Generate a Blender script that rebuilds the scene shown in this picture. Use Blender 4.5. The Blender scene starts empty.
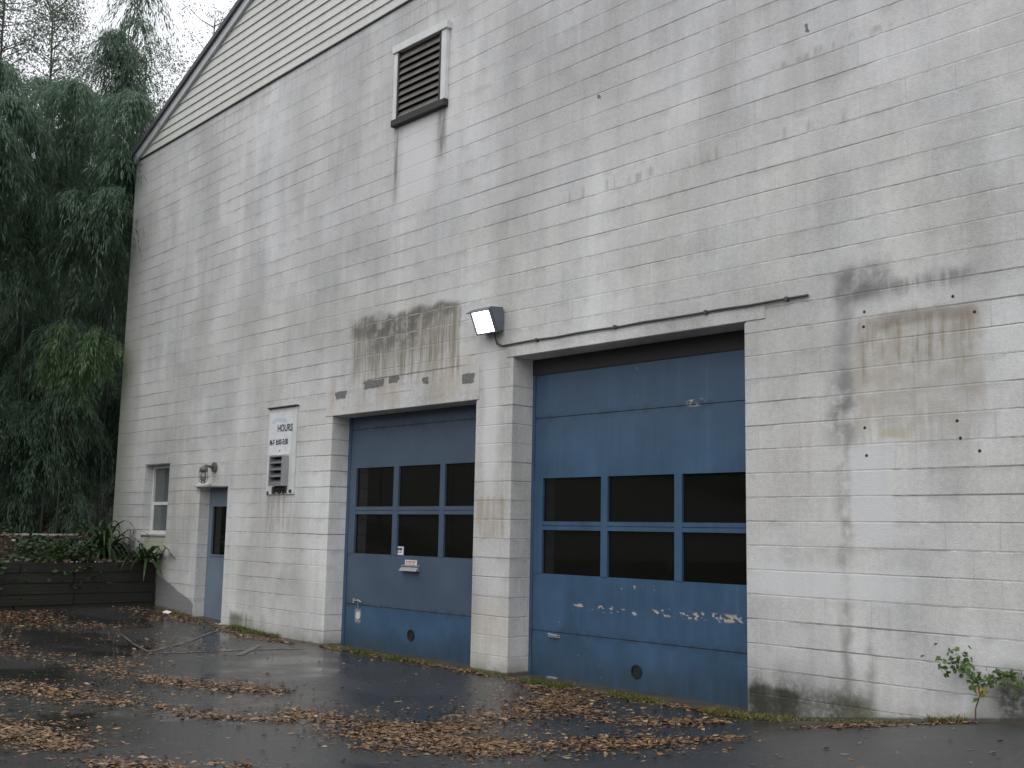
import bpy, bmesh, math, random
import numpy as np
from mathutils import Matrix, Vector

S = bpy.context.scene
COL = S.collection
R = math.radians

# ------------------------------------------------------------------ camera
cam_d = bpy.data.cameras.new('camera')
cam = bpy.data.objects.new('camera', cam_d)
COL.objects.link(cam)
cam_d.sensor_width = 36.0
cam_d.lens = 1100.0 / 1024.0 * 36.0
cam_d.clip_start = 0.05
cam_d.clip_end = 2000
m = Matrix(((0.679078531373051, 0.08504224067853823, 0.7291228740950279),
            (0.7338058775164346, -0.1050653986060615, -0.6711856644312995),
            (0.019526452585040124, 0.990822425723259, -0.133752152630607))).to_4x4()
m.translation = Vector((5.6249, -7.9167, 1.4661))
cam.matrix_world = m
S.camera = cam

# ------------------------------------------------------------------ light
SUN_EL, SUN_AZ = 58.0, 160.0          # azimuth clockwise from +Y
world = bpy.data.worlds.new('World')
S.world = world
world.use_nodes = True
wt = world.node_tree
bg = wt.nodes['Background']
sky = wt.nodes.new('ShaderNodeTexSky')
sky.sky_type = 'NISHITA'
sky.sun_disc = False
sky.sun_elevation = R(SUN_EL)
sky.sun_rotation = R(SUN_AZ)
sky.air_density = 1.0
sky.dust_density = 5.0
hs = wt.nodes.new('ShaderNodeHueSaturation')
hs.inputs['Saturation'].default_value = 0.22
wt.links.new(sky.outputs[0], hs.inputs['Color'])
# an even bright cloud deck in front of the clear sky
tcs = wt.nodes.new('ShaderNodeTexCoord')
cn = wt.nodes.new('ShaderNodeTexNoise')
cn.inputs['Scale'].default_value = 2.2
cn.inputs['Detail'].default_value = 5
wt.links.new(tcs.outputs['Generated'], cn.inputs['Vector'])
cr = wt.nodes.new('ShaderNodeMix'); cr.data_type = 'RGBA'
wt.links.new(cn.outputs['Fac'], cr.inputs[0])
cr.inputs[6].default_value = (8.2, 8.5, 9.0, 1); cr.inputs[7].default_value = (11.2, 11.4, 11.8, 1)
mxs = wt.nodes.new('ShaderNodeMix'); mxs.data_type = 'RGBA'
mxs.inputs[0].default_value = 0.85
wt.links.new(hs.outputs[0], mxs.inputs[6]); wt.links.new(cr.outputs[2], mxs.inputs[7])
wt.links.new(mxs.outputs[2], bg.inputs[0])
bg.inputs[1].default_value = 0.12
sd = bpy.data.lights.new('sun', 'SUN')
sd.energy = 0.5
sd.angle = R(40)
sd.color = (1.0, 0.985, 0.96)
sun = bpy.data.objects.new('sun', sd)
COL.objects.link(sun)
sv = Vector((math.sin(R(SUN_AZ)) * math.cos(R(SUN_EL)), math.cos(R(SUN_AZ)) * math.cos(R(SUN_EL)), math.sin(R(SUN_EL))))
sun.rotation_euler = sv.to_track_quat('Z', 'Y').to_euler()
S.view_settings.view_transform = 'Standard'
S.view_settings.look = 'None'
S.view_settings.gamma = 1.0
S.view_settings.exposure = 0.16
S.cycles.max_bounces = 5
S.cycles.diffuse_bounces = 3
S.cycles.glossy_bounces = 3
S.cycles.transparent_max_bounces = 8

# ------------------------------------------------------------------ shader expression helper
class NT:
    def __init__(self, name):
        self.mat = bpy.data.materials.new(name)
        self.mat.use_nodes = True
        self.t = self.mat.node_tree
        self.b = self.t.nodes['Principled BSDF']
        self.out = self.t.nodes['Material Output']
        g = self.t.nodes.new('ShaderNodeTexCoord')
        sp = self.t.nodes.new('ShaderNodeSeparateXYZ')
        self.t.links.new(g.outputs['Object'], sp.inputs[0])
        self.x, self.y, self.z = (V(self, sp.outputs[i]) for i in range(3))
        self.pos = g.outputs['Object']
    def n(self, kind, **kw):
        nd = self.t.nodes.new(kind)
        for k, v in kw.items():
            setattr(nd, k, v)
        return nd
    def put(self, sock, v):
        if isinstance(v, V):
            self.t.links.new(v.s, sock)
        elif isinstance(v, (tuple, list)):
            sock.default_value = (*v, 1.0) if len(v) == 3 else v
        elif isinstance(v, (int, float)):
            sock.default_value = v
        else:
            self.t.links.new(v, sock)
    def vec(self, a, b, c):
        nd = self.n('ShaderNodeCombineXYZ')
        for i, v in enumerate((a, b, c)):
            self.put(nd.inputs[i], v)
        return nd.outputs[0]
    def math(self, op, a, b=0.0, clamp=False):
        nd = self.n('ShaderNodeMath', operation=op, use_clamp=clamp)
        self.put(nd.inputs[0], a); self.put(nd.inputs[1], b)
        return V(self, nd.outputs[0])
    def noise(self, v=None, scale=1.0, detail=3.0, rough=0.55, dim='3D'):
        nd = self.n('ShaderNodeTexNoise', noise_dimensions=dim)
        nd.inputs['Scale'].default_value = scale
        nd.inputs['Detail'].default_value = detail
        nd.inputs['Roughness'].default_value = rough
        self.put(nd.inputs['Vector'], v if v is not None else self.pos)
        return V(self, nd.outputs['Fac'])
    def white(self, v):
        nd = self.n('ShaderNodeTexWhiteNoise', noise_dimensions='3D')
        self.put(nd.inputs['Vector'], v)
        return V(self, nd.outputs['Value'])
    def ss(self, a, b, v):
        nd = self.n('ShaderNodeMapRange', interpolation_type='SMOOTHSTEP')
        self.put(nd.inputs['Value'], v)
        lo, hi, t0, t1 = (a, b, 0, 1) if a < b else (b, a, 1, 0)
        nd.inputs['From Min'].default_value = lo
        nd.inputs['From Max'].default_value = hi
        nd.inputs['To Min'].default_value = t0
        nd.inputs['To Max'].default_value = t1
        return V(self, nd.outputs[0])
    def mix(self, f, a, b):
        nd = self.n('ShaderNodeMix', data_type='RGBA')
        self.put(nd.inputs[0], f); self.put(nd.inputs[6], a); self.put(nd.inputs[7], b)
        return V(self, nd.outputs[2])
    def scale(self, col, f):
        nd = self.n('ShaderNodeMix', data_type='RGBA', blend_type='MULTIPLY')
        nd.inputs[0].default_value = 1.0
        self.put(nd.inputs[6], col)
        self.put(nd.inputs[7], self.vec(f, f, f))
        return V(self, nd.outputs[2])
    def bump(self, h, strength=0.5, dist=0.01):
        nd = self.n('ShaderNodeBump')
        nd.inputs['Strength'].default_value = strength
        nd.inputs['Distance'].default_value = dist
        self.put(nd.inputs['Height'], h)
        self.t.links.new(nd.outputs[0], self.b.inputs['Normal'])
    def base(self, c): self.put(self.b.inputs['Base Color'], c)
    def rough(self, v): self.put(self.b.inputs['Roughness'], v)
    def spec(self, v): self.put(self.b.inputs['Specular IOR Level'], v)
    def rnd(self):
        return V(self, self.n('ShaderNodeObjectInfo').outputs['Random'])
    def box(self, x, z, x0, x1, z0, z1, sx=0.05, sz=0.05):
        return self.ss(x0 - sx, x0 + sx, x) * self.ss(x1 + sx, x1 - sx, x) * self.ss(z0 - sz, z0 + sz, z) * self.ss(z1 + sz, z1 - sz, z)

class V:
    def __init__(self, t, s): self.t, self.s = t, s
    def __add__(self, o): return self.t.math('ADD', self, o)
    __radd__ = __add__
    def __mul__(self, o): return self.t.math('MULTIPLY', self, o)
    __rmul__ = __mul__
    def __sub__(self, o): return self.t.math('SUBTRACT', self, o)
    def __rsub__(self, o): return self.t.math('SUBTRACT', o, self)
    def __truediv__(self, o): return self.t.math('DIVIDE', self, o)
    def floor(self): return self.t.math('FLOOR', self)
    def fract(self): return self.t.math('FRACT', self)
    def abs(self): return self.t.math('ABSOLUTE', self)
    def mod(self, o): return self.t.math('FLOORED_MODULO', self, o)
    def max(self, o): return self.t.math('MAXIMUM', self, o)
    def min(self, o): return self.t.math('MINIMUM', self, o)
    def clamp(self): return self.t.math('ADD', self, 0.0, True)

def simple(name, col, rough=0.6, metal=0.0, var=0.25, nscale=6.0, spec=0.5, bump=0.0, bscale=60.0):
    t = NT(name)
    n = t.noise(scale=nscale, detail=5)
    t.base(t.scale(t.mix(0.0, col, col), 1.0 + (n - 0.5) * (2 * var)))
    t.rough((n - 0.5) * 0.25 + rough)
    t.b.inputs['Metallic'].default_value = metal
    t.spec(spec)
    if bump:
        t.bump(t.noise(scale=bscale, detail=3), bump, 0.004)
    return t.mat

# ------------------------------------------------------------------ block wall material
COURSE = 0.2032
ZOFF = 0.026
def wall_material(name, joints=1.0):
    t = NT(name)
    x, y, z = t.x, t.y, t.z
    u = x + y
    # slightly uneven joints
    wob = (t.noise(t.vec(u * 1.3, 0.0, z * 1.3), 1.0, 2) - 0.5) * 0.014
    zz = z + ZOFF + wob - (x + 9.0) * 0.02 * t.ss(3.6, 8.0, z)
    row = (zz / COURSE).floor()
    fz = (zz / COURSE).fract()
    half = row.mod(2.0) * 0.5
    cu = (u + 0.05) / 0.4064 + half
    col = cu.floor()
    fu = cu.fract()
    dz = ((fz - 0.5).abs() * -1.0 + 0.5) * COURSE
    du = ((fu - 0.5).abs() * -1.0 + 0.5) * 0.4064
    brk = t.noise(t.vec(u * 0.55, row * 7.3, 0.0), 1.0, 3)
    hj = t.ss(0.0095, 0.003, dz)
    hj_dark = hj * t.ss(0.43, 0.60, brk + (t.noise(t.vec(u * 9.0, row * 3.1, 2.0), 1.0, 2) - 0.5) * 0.35)
    vb = t.white(t.vec(col, row, 5.0))
    vj = t.ss(0.006, 0.002, du) * t.ss(0.45, 0.95, vb)
    tone = t.white(t.vec(col, row, 1.0))
    # paint clouds + rain streaks
    cloud = t.noise(t.vec(u * 0.42, y * 0.3, z * 0.42), 1.0, 4)
    streak = t.noise(t.vec(u * 1.5, y, z * 0.25), 1.0, 4)
    cloud2 = t.noise(t.vec(u * 1.3, y + 3.0, z * 0.9), 1.0, 4)
    fine = t.noise(t.vec(u * 12.0, y * 4, z * 1.0), 1.0, 3)
    grain = t.noise(t.vec(u * 75.0, y * 75, z * 75.0), 1.0, 2)
    speck = t.noise(t.vec(u * 24.0, y * 24, z * 24.0), 1.0, 4)
    warm = t.mix(t.ss(0.35, 0.7, t.noise(t.vec(u * 0.8, y, z * 0.8 + 7.0), 1.0, 3)), (0.645, 0.64, 0.63), (0.63, 0.615, 0.58))
    k = (cloud - 0.5) * 0.95 + (cloud2 - 0.5) * 0.55 + (streak - 0.5) * 0.70 + (fine - 0.5) * 0.16 + (tone - 0.5) * 0.06 + (grain - 0.5) * 0.42 + (speck - 0.5) * 0.34
    c = t.scale(warm, k + 0.93)
    # cooler wall high up
    c = t.mix(t.ss(3.6, 6.0, z) * 0.45, c, t.scale((0.60, 0.59, 0.60), k * 0.8 + 0.93))
    # brushed-over paler patches
    c = t.mix(t.ss(0.58, 0.74, t.noise(t.vec(u * 0.7, 12.0, z * 1.1), 1.0, 3)) * 0.45, c, (0.66, 0.66, 0.66))
    c = t.mix(t.ss(0.52, 0.72, t.noise(t.vec(u * 1.1, 22.0, z * 0.8), 1.0, 5)) * 0.40, c, (0.37, 0.365, 0.35))
    c = t.mix(vj * (0.38 * joints), c, (0.28, 0.27, 0.25))
    # grime gathers just under the joints
    c = t.mix(t.ss(0.62, 1.0, fz) * t.ss(0.48, 0.62, t.noise(t.vec(u * 4.0, row * 2.7, z * 2.0), 1.0, 4)) * 0.30, c, (0.30, 0.29, 0.26))
    c = t.mix(hj_dark * (0.80 * joints), c, (0.16, 0.15, 0.135))
    # perturbed coordinates for stains
    n1 = t.noise(t.vec(u * 3.0, 0.0, z * 3.0), 1.0, 5) - 0.5
    n2 = t.noise(t.vec(u * 3.0, 4.0, z * 3.0 + 9.0), 1.0, 5) - 0.5
    n3 = t.noise(t.vec(u * 11.0, 0.0, z * 11.0), 1.0, 3) - 0.5
    n4 = t.noise(t.vec(u * 11.0, 6.0, z * 11.0), 1.0, 3) - 0.5
    px = u + n1 * 0.16
    pz = z + n2 * 0.22
    drip = t.noise(t.vec(u * 19.0 + n2 * 1.2, 0.0, z * 1.3), 1.0, 5)
    blot = t.noise(t.vec(u * 6.0, 2.0, z * 6.0), 1.0, 5)
    drip2 = t.noise(t.vec(u * 3.4, 3.0, z * 0.5), 1.0, 4)
    pd = z + (drip - 0.5) * 1.1 + n2 * 0.15
    def lay(c, m, colr): return t.mix(m.clamp(), c, colr)
    # general dark streaks from the top
    c = lay(c, t.ss(0.58, 0.76, drip2) * t.ss(2.5, 6.0, z + (cloud - 0.5) * 3) * 0.22, (0.33, 0.32, 0.30))
    # dark drip from siding line
    c = lay(c, t.ss(0.5, 0.72, drip) * t.ss(6.9, 8.0, pz) * 0.45, (0.36, 0.33, 0.29))
    # worn ledge lines
    band = t.box(px, pz, -2.6, 1.2, 4.88, 5.0, 0.2, 0.03) + t.box(px, pz, 0.3, 1.6, 5.56, 5.62, 0.2, 0.02)
    c = lay(c, band * t.ss(0.5, 0.66, fine + n1 * 0.5) * 0.45, (0.23, 0.22, 0.17))
    # pale run below louvre
    c = lay(c, t.box(px, pz, -5.12, -4.42, 5.5, 6.5, 0.10, 0.28) * 0.75, (0.72, 0.71, 0.71))
    c = lay(c, (t.box(u, pz, -5.25, -5.18, 5.6, 6.52, 0.02, 0.3) + t.box(u, pz, -4.38, -4.24, 5.9, 6.55, 0.05, 0.2)) * t.ss(0.3, 0.55, drip) * 0.8, (0.20, 0.19, 0.18))
    # worn panel above the left overhead door
    wp = t.box(px, pd, -6.0, -3.88, 3.40, 4.40, 0.05, 0.22) * t.ss(4.14, 4.02, pz)
    fd = t.noise(t.vec(u * 34.0 + n2 * 1.5, 0.0, z * 1.6), 1.0, 3)
    c = lay(c, wp * 0.66, (0.40, 0.37, 0.31))
    c = lay(c, wp * t.ss(0.46, 0.60, fd) * 0.55, (0.20, 0.18, 0.14))
    c = lay(c, wp * t.ss(0.40, 0.66, drip * 0.75 + blot * 0.25) * t.ss(3.1, 3.9, z) * 0.7, (0.17, 0.155, 0.13))
    c = lay(c, wp * t.ss(0.46, 0.62, drip) * t.ss(-5.3, -4.2, x) * 0.45, (0.27, 0.22, 0.15))
    c = lay(c, t.box(px, pz, -6.05, -3.9, 3.90, 4.12, 0.1, 0.06) * t.ss(0.36, 0.58, blot) * 0.75, (0.14, 0.135, 0.12))
    c = lay(c, t.box(px, pz, -5.7, -4.5, 3.66, 4.0, 0.25, 0.14) * t.ss(0.38, 0.60, blot) * 0.7, (0.13, 0.125, 0.115))
    c = lay(c, wp * hj * t.ss(0.45, 0.6, blot) * 0.8, (0.50, 0.49, 0.46))
    c = lay(c, t.box(px, pz, -6.6, -3.7, 2.95, 3.4, 0.2, 0.15) * t.ss(0.48, 0.62, drip2) * 0.35, (0.40, 0.30, 0.17))
    # white run under the flood light
    c = lay(c, t.box(px, z, -3.42, -3.2, 1.9, 3.55, 0.06, 0.3) * 0.7, (0.74, 0.735, 0.72))
    # rust panel on the pier
    c = lay(c, t.box(px, pz, -3.50, -3.06, 1.42, 1.84, 0.03, 0.04) * t.ss(0.35, 0.6, drip + n1 * 0.4) * 0.55, (0.36, 0.28, 0.18))
    c = lay(c, t.box(px, pz, -3.6, -2.9, 0.2, 0.75, 0.1, 0.15) * 0.28, (0.45, 0.36, 0.24))
    # soot cross and rusty rectangle right of the tall door
    c = lay(c, t.box(px, pd, 1.08, 2.1, 2.25, 3.6, 0.05, 0.25) * t.ss(3.29, 3.18, pz) * t.ss(0.25, 0.6, blot * 0.6 + cloud2 * 0.4) * 0.75, (0.41, 0.37, 0.305))
    c = lay(c, t.box(px, pd, 1.08, 2.08, 2.85, 3.7, 0.08, 0.22) * t.ss(3.25, 3.16, pz) * t.ss(0.42, 0.64, drip * 0.7 + blot * 0.3) * 0.60, (0.24, 0.195, 0.145))
    c = lay(c, t.box(px, pz, 1.3, 2.05, 3.12, 3.25, 0.1, 0.03) * 0.45, (0.20, 0.16, 0.12))
    c = lay(c, t.box(px, pz, 0.93, 1.40, 3.36, 3.66, 0.07, 0.10) * t.ss(0.32, 0.6, blot * 0.6 + drip2 * 0.4) * 0.9, (0.17, 0.17, 0.165))
    c = lay(c, t.box(px, pz, 0.95, 2.05, 3.38, 3.50, 0.12, 0.06) * t.ss(0.3, 0.6, drip) * 0.75, (0.19, 0.19, 0.18))
    c = lay(c, t.box(px, z, 0.93, 1.05, 2.2, 3.5, 0.06, 0.2) * (0.45 + 0.55 * t.ss(0.32, 0.6, blot)) * 0.72, (0.25, 0.25, 0.24))
    c = lay(c, t.box(px, pz, 0.82, 1.06, 2.25, 2.75, 0.10, 0.15) * t.ss(0.34, 0.58, blot) * 0.75, (0.20, 0.20, 0.19))
    c = lay(c, t.box(px, z, 0.90, 1.00, -0.2, 2.2, 0.05, 0.1) * t.ss(0.36, 0.60, blot * 0.7 + fine * 0.3) * 0.7, (0.22, 0.215, 0.19))
    c = lay(c, t.box(px, z, 1.12, 1.2, 0.0, 0.75, 0.05, 0.25) * t.ss(0.36, 0.6, blot) * 0.6, (0.22, 0.22, 0.19))
    c = lay(c, t.box(px, pz, 1.02, 1.38, 1.45, 2.22, 0.03, 0.05) * 0.75, (0.68, 0.68, 0.69))
    c = lay(c, t.box(px, pz, 0.05, 1.55, 0.98, 1.24, 0.2, 0.06) * t.ss(0.32, 0.55, drip2 * 0.5 + cloud * 0.6) * 0.7, (0.72, 0.72, 0.72))
    c = lay(c, t.box(px, pz, 1.28, 1.52, 2.24, 2.32, 0.06, 0.03) * 0.4, (0.42, 0.36, 0.14))
    # mildew along the foot
    mil = t.box(px, pz, 0.0, 1.25, -0.5, 0.36, 0.12, 0.20) * t.ss(0.36, 0.6, cloud * 0.5 + drip2 * 0.6)
    c = lay(c, mil * 0.9 * (0.45 + 0.55 * t.ss(0.30, 0.60, speck + n1 * 0.6)), (0.12, 0.12, 0.105))
    c = lay(c, t.box(px, pz, 0.02, 1.15, -0.5, 0.25, 0.1, 0.08) * (0.3 + 0.7 * t.ss(0.36, 0.60, cloud2 * 0.6 + speck * 0.4)) * 0.92, (0.075, 0.08, 0.055))
    c = lay(c, t.box(px, pz, 2.12, 3.6, -0.5, 0.56, 0.08, 0.12) * 0.95 * (0.6 + 0.4 * t.ss(0.25, 0.6, speck)), (0.065, 0.068, 0.058))
    c = lay(c, t.box(px, pz, -8.85, -7.9, -0.5, 0.26, 0.15, 0.06) * t.ss(0.4, 0.55, drip2) * 0.85, (0.12, 0.135, 0.07))
    c = lay(c, t.ss(0.26, 0.0, pz) * t.ss(-2.0, -3.0, x) * 0.5, (0.30, 0.30, 0.25))
    foot = z - t.math('MAXIMUM', (x - 0.4) * 0.128, 0.0)
    c = lay(c, t.ss(0.16, 0.0, foot + n2 * 0.12) * t.ss(0.35, 0.6, blot) * 0.55, (0.20, 0.19, 0.15))
    c = lay(c, t.ss(0.035, 0.012, foot + n4 * 0.03) * 0.8, (0.05, 0.048, 0.04))  # thin near-black line where the wall meets the ground
    c = lay(c, t.box(px, pz, 0.02, 0.52, -0.5, 0.24, 0.03, 0.04) * (0.6 + 0.4 * t.ss(0.35, 0.55, blot)) * 0.92, (0.045, 0.047, 0.036))
    # algae by the far corner, bare concrete below the old bank line
    c = lay(c, t.ss(-12.1, -13.2, px) * t.ss(7.6, 3.0, z) * 0.80, (0.20, 0.215, 0.13))
    c = lay(c, t.ss(-11.6, -12.9, px) * 0.45, (0.36, 0.36, 0.33))
    c = lay(c, t.box(px, z, -11.75, -11.05, 0.5, 1.3, 0.05, 0.1) * 0.7, (0.33, 0.36, 0.20))
    line = z + (x + 11.0) * 0.31 + n2 * 0.10
    c = lay(c, t.ss(0.66, 0.63, line) * t.ss(-9.93, -9.97, x) * 0.95, t.scale((0.22, 0.215, 0.215), speck + 0.5))
    c = lay(c, t.box(px, pz, -10.8, -10.25, 0.9, 2.1, 0.15, 0.3) * t.ss(0.42, 0.6, drip2) * 0.5, (0.36, 0.34, 0.28))
    c = lay(c, t.box(px, pz, -8.0, -7.2, 1.45, 1.93, 0.06, 0.1) * t.ss(0.42, 0.6, drip) * 0.5, (0.33, 0.27, 0.2))
    # spalled spots
    cx_, cz_ = u + n3 * 0.14, z + n4 * 0.05
    cm = None
    for b in ((-5.72, -5.3, 3.21, 3.31), (-5.2, -5.0, 3.24, 3.33), (-6.35, -6.1, 3.13, 3.22), (-3.8, -3.6, 3.11, 3.22), (-4.52, -4.42, 3.17, 3.25), (-1.77, -1.72, 5.89, 5.93), (0.67, 0.70, 5.78, 5.88)):
        q = t.box(cx_, cz_, *b, 0.02, 0.012)
        cm = q if cm is None else cm + q
    c = lay(c, t.ss(0.25, 0.5, cm * (0.25 + speck * 1.3)) * 0.88, t.scale((0.12, 0.118, 0.115), speck * 1.6 + grain * 0.6))
    c = lay(c, t.box(px, z + n4 * 0.015, -5.95, -3.8, 3.316, 3.334, 0.2, 0.005) * t.ss(0.35, 0.5, cloud2) * 0.75, (0.13, 0.12, 0.105))  # cracked dark line on the lintel top, its missing edge shadow painted in
    c = lay(c, t.box(px, z + n4 * 0.02, -6.5, -4.0, 3.112, 3.126, 0.2, 0.004) * t.ss(0.42, 0.55, cloud2) * 0.5, (0.22, 0.20, 0.18))
    hm = None
    for (hx, hz) in ((1.17, 3.27), (1.9, 3.29), (2.06, 3.15), (1.15, 2.34), (1.90, 2.35), (1.16, 2.12), (2.06, 2.12), (1.92, 2.22), (1.16, 3.15)):
        d = t.ss(0.016, 0.009, t.math('SQRT', (u - hx) * (u - hx) + (z - hz) * (z - hz)))
        hm = d if hm is None else hm + d
    c = lay(c, hm, (0.03, 0.03, 0.03))
    # joints
    c = lay(c, t.ss(0.70, 0.80, speck) * 0.35, (0.28, 0.27, 0.25))
    t.base(c)
    t.rough(0.78)
    t.spec(0.25)
    h = hj * (-0.42 * joints) + (grain - 0.5) * 0.42 + (speck - 0.5) * 0.35
    t.bump(h, 0.75, 0.006)
    return t.mat

# ------------------------------------------------------------------ other materials
def door_paint(name, grey=0.0):
    t = NT(name)
    x, z = t.x, t.z
    n = t.noise(t.vec(x * 2.0, 0.0, z * 2.0), 1.0, 5)
    st = t.noise(t.vec(x * 9.0, 0.0, z * 0.6), 1.0, 4)
    fl = t.noise(t.vec(x * 38.0, 1.0, z * 38.0), 1.0, 3)
    c = t.scale((0.048, 0.102, 0.176), (n - 0.5) * 0.9 + (st - 0.5) * 0.5 + 1.0)
    if grey:
        c = t.mix(t.ss(0.50, 0.54, z) * grey, c, t.scale((0.078, 0.108, 0.15), (n - 0.5) * 0.5 + 1.0))
    else:
        c = t.mix(t.ss(2.0, 2.7, z) * 0.35, c, (0.065, 0.10, 0.15))
    # grime at the foot
    c = t.mix((t.ss(0.42, -0.02, z + (n - 0.5) * 0.5) * t.ss(0.35, 0.65, st * 0.6 + n * 0.5) * 0.75).clamp(), c, (0.035, 0.045, 0.05))
    c = t.mix(t.ss(0.62, 0.8, st) * 0.22, c, (0.15, 0.2, 0.26))
    for zs in ((0.455, 2.69) if not grey else (0.525, 2.75)):
        c = t.mix(t.ss(0.07, 0.0, (z - zs).abs() + (n - 0.5) * 0.08) * t.ss(0.42, 0.62, st) * 0.5, c, (0.03, 0.042, 0.055))
    if not grey:
        bx = t.noise(t.vec(x * 3.6, 8.0, z * 2.0), 1.0, 2)
        fl2 = t.noise(t.vec(x * 17.0, 2.0, z * 26.0), 1.0, 3)
        for (x0, x1, zc, zh, th) in ((-2.3, -0.12, 0.735, 0.034, 0.515), (-2.2, -1.2, 0.965, 0.02, 0.545), (-0.84, -0.66, 2.70, 0.03, 0.505)):
            tilt = (x + 1.3) * (-0.012)
            mk = t.box(x, z + tilt + (n - 0.5) * 0.06, x0, x1, zc - zh, zc + zh, 0.04, 0.012) * t.ss(th + 0.035, th + 0.06, bx * 0.42 + fl2 * 0.58)
            c = t.mix(mk * 0.95, c, (0.50, 0.43, 0.37))
        c = t.mix(t.ss(0.735, 0.77, t.noise(t.vec(x * 22.0, 3.0, z * 22.0), 1.0, 2)) * 0.7, c, (0.4, 0.4, 0.42))
    else:
        d = t.box(x + (n - 0.5) * 0.05, z, -6.12, -6.0, 0.31, 0.47, 0.02, 0.03)
        c = t.mix(d * 0.8, c, (0.42, 0.38, 0.36))
    t.base(c)
    t.rough(0.42 + (n - 0.5) * 0.3)
    t.spec(0.35)
    t.bump(fl + st * 0.6, 0.12, 0.004)
    return t.mat

def glass_mat():
    t = NT('dirty_glass')
    n = t.noise(t.vec(t.x * 3, t.y * 3, t.z * 0.8), 1.0, 5)
    t.base((0.014, 0.015, 0.012))
    t.rough(0.03 + t.ss(0.45, 0.8, n) * 0.10)
    t.spec(0.55)
    tr = t.n('ShaderNodeBsdfTransparent'); tr.inputs[0].default_value = (0.42, 0.44, 0.42, 1)
    mx = t.n('ShaderNodeMixShader'); mx.inputs[0].default_value = 0.6
    t.t.links.new(tr.outputs[0], mx.inputs[1]); t.t.links.new(t.b.outputs[0], mx.inputs[2])
    t.t.links.new(mx.outputs[0], t.out.inputs[0])
    return t.mat

def leaf_mat(name, c0, c1, trans=0.30, rough=0.42, c2=None):
    t = NT(name)
    rnd = t.rnd()
    at = t.n('ShaderNodeAttribute', attribute_name='tint')
    a = V(t, at.outputs['Fac'])
    f = (a * 0.75 + rnd * 0.35).clamp()
    c = t.mix(f, c0, c1)
    if c2 is not None:
        c = t.mix(t.ss(0.90, 0.97, a), c, c2)
    t.base(c); t.rough(rough); t.spec(0.4)
    tl = t.n('ShaderNodeBsdfTranslucent')
    t.put(tl.inputs[0], c)
    mx = t.n('ShaderNodeMixShader'); mx.inputs[0].default_value = trans
    t.t.links.new(t.b.outputs[0], mx.inputs[1]); t.t.links.new(tl.outputs[0], mx.inputs[2])
    t.t.links.new(mx.outputs[0], t.out.inputs[0])
    return t.mat

def litter_mat():
    t = NT('fallen_leaf_brown')
    at = t.n('ShaderNodeAttribute', attribute_name='tint')
    r = t.n('ShaderNodeValToRGB')
    t.put(r.inputs[0], V(t, at.outputs['Fac']))
    els = r.color_ramp.elements
    cols = [(0, (0.035, 0.025, 0.018)), (0.22, (0.075, 0.047, 0.030)), (0.42, (0.155, 0.096, 0.053)), (0.58, (0.26, 0.16, 0.08)), (0.70, (0.17, 0.072, 0.036)), (0.84, (0.31, 0.225, 0.13)), (1.0, (0.46, 0.36, 0.20))]
    els[0].position, els[0].color = cols[0][0], (*cols[0][1], 1)
    els[1].position, els[1].color = cols[-1][0], (*cols[-1][1], 1)
    for p, c in cols[1:-1]:
        e = els.new(p); e.color = (*c, 1)
    t.base(V(t, r.outputs[0])); t.rough(0.38); t.spec(0.5)
    return t.mat

def asphalt_mat():
    t = NT('wet_asphalt')
    x, y = t.x, t.y
    P = t.vec(x, y, 0.0)
    big = t.noise(P, 0.45, 4)
    mid = t.noise(P, 2.2, 4)
    gr = t.noise(P, 55.0, 3)
    g2 = t.noise(P, 160.0, 2)
    agg = t.noise(P, 26.0, 4)
    pud = t.ss(0.44, 0.58, big * 0.75 + mid * 0.25)
    dist = t.ss(-1.2, 2.2, x + (big - 0.5) * 2.0)           # the apron by the ramp is drier
    pud = pud * (1.0 - dist * 0.9)
    c = t.mix(pud, t.scale((0.041, 0.041, 0.042), (gr - 0.5) * 1.3 + (agg - 0.5) * 0.9 + (g2 - 0.5) * 1.2 + (mid - 0.5) * 0.7 + 1.0), (0.020, 0.021, 0.022))
    c = t.mix(t.ss(0.55, 0.72, t.noise(t.vec(x, y, 5.0), 1.1, 5)) * 0.55, c, (0.075, 0.060, 0.042))
    c = t.mix(t.ss(0.64, 0.70, agg) * (1.0 - pud) * 0.45, c, (0.17, 0.165, 0.15))
    # dirt and moss strip along the wall foot
    edge = t.ss(-0.34, -0.02, y + (mid - 0.5) * 0.5)
    c = t.mix(edge * 0.8, c, t.mix(t.ss(0.4, 0.62, gr * 0.4 + mid * 0.6), (0.055, 0.04, 0.024), (0.10, 0.085, 0.05)))
    t.base(c)
    r = t.mix(pud, t.scale((1, 1, 1), 0.25 + (mid - 0.5) * 0.30), (0.04, 0.04, 0.04))
    t.put(t.b.inputs['Roughness'], V(t, t.n('ShaderNodeRGBToBW').outputs[0])) if False else None
    bw = t.n('ShaderNodeRGBToBW'); t.put(bw.inputs[0], r)
    t.rough(V(t, bw.outputs[0]) + edge * 0.25 + dist * 0.15)
    t.spec(0.5)
    t.bump((gr * 0.6 + g2 * 0.5) * (1.0 - pud * 0.96) + agg * (1.0 - pud) * 0.5, 0.75, 0.009)
    return t.mat

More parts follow.
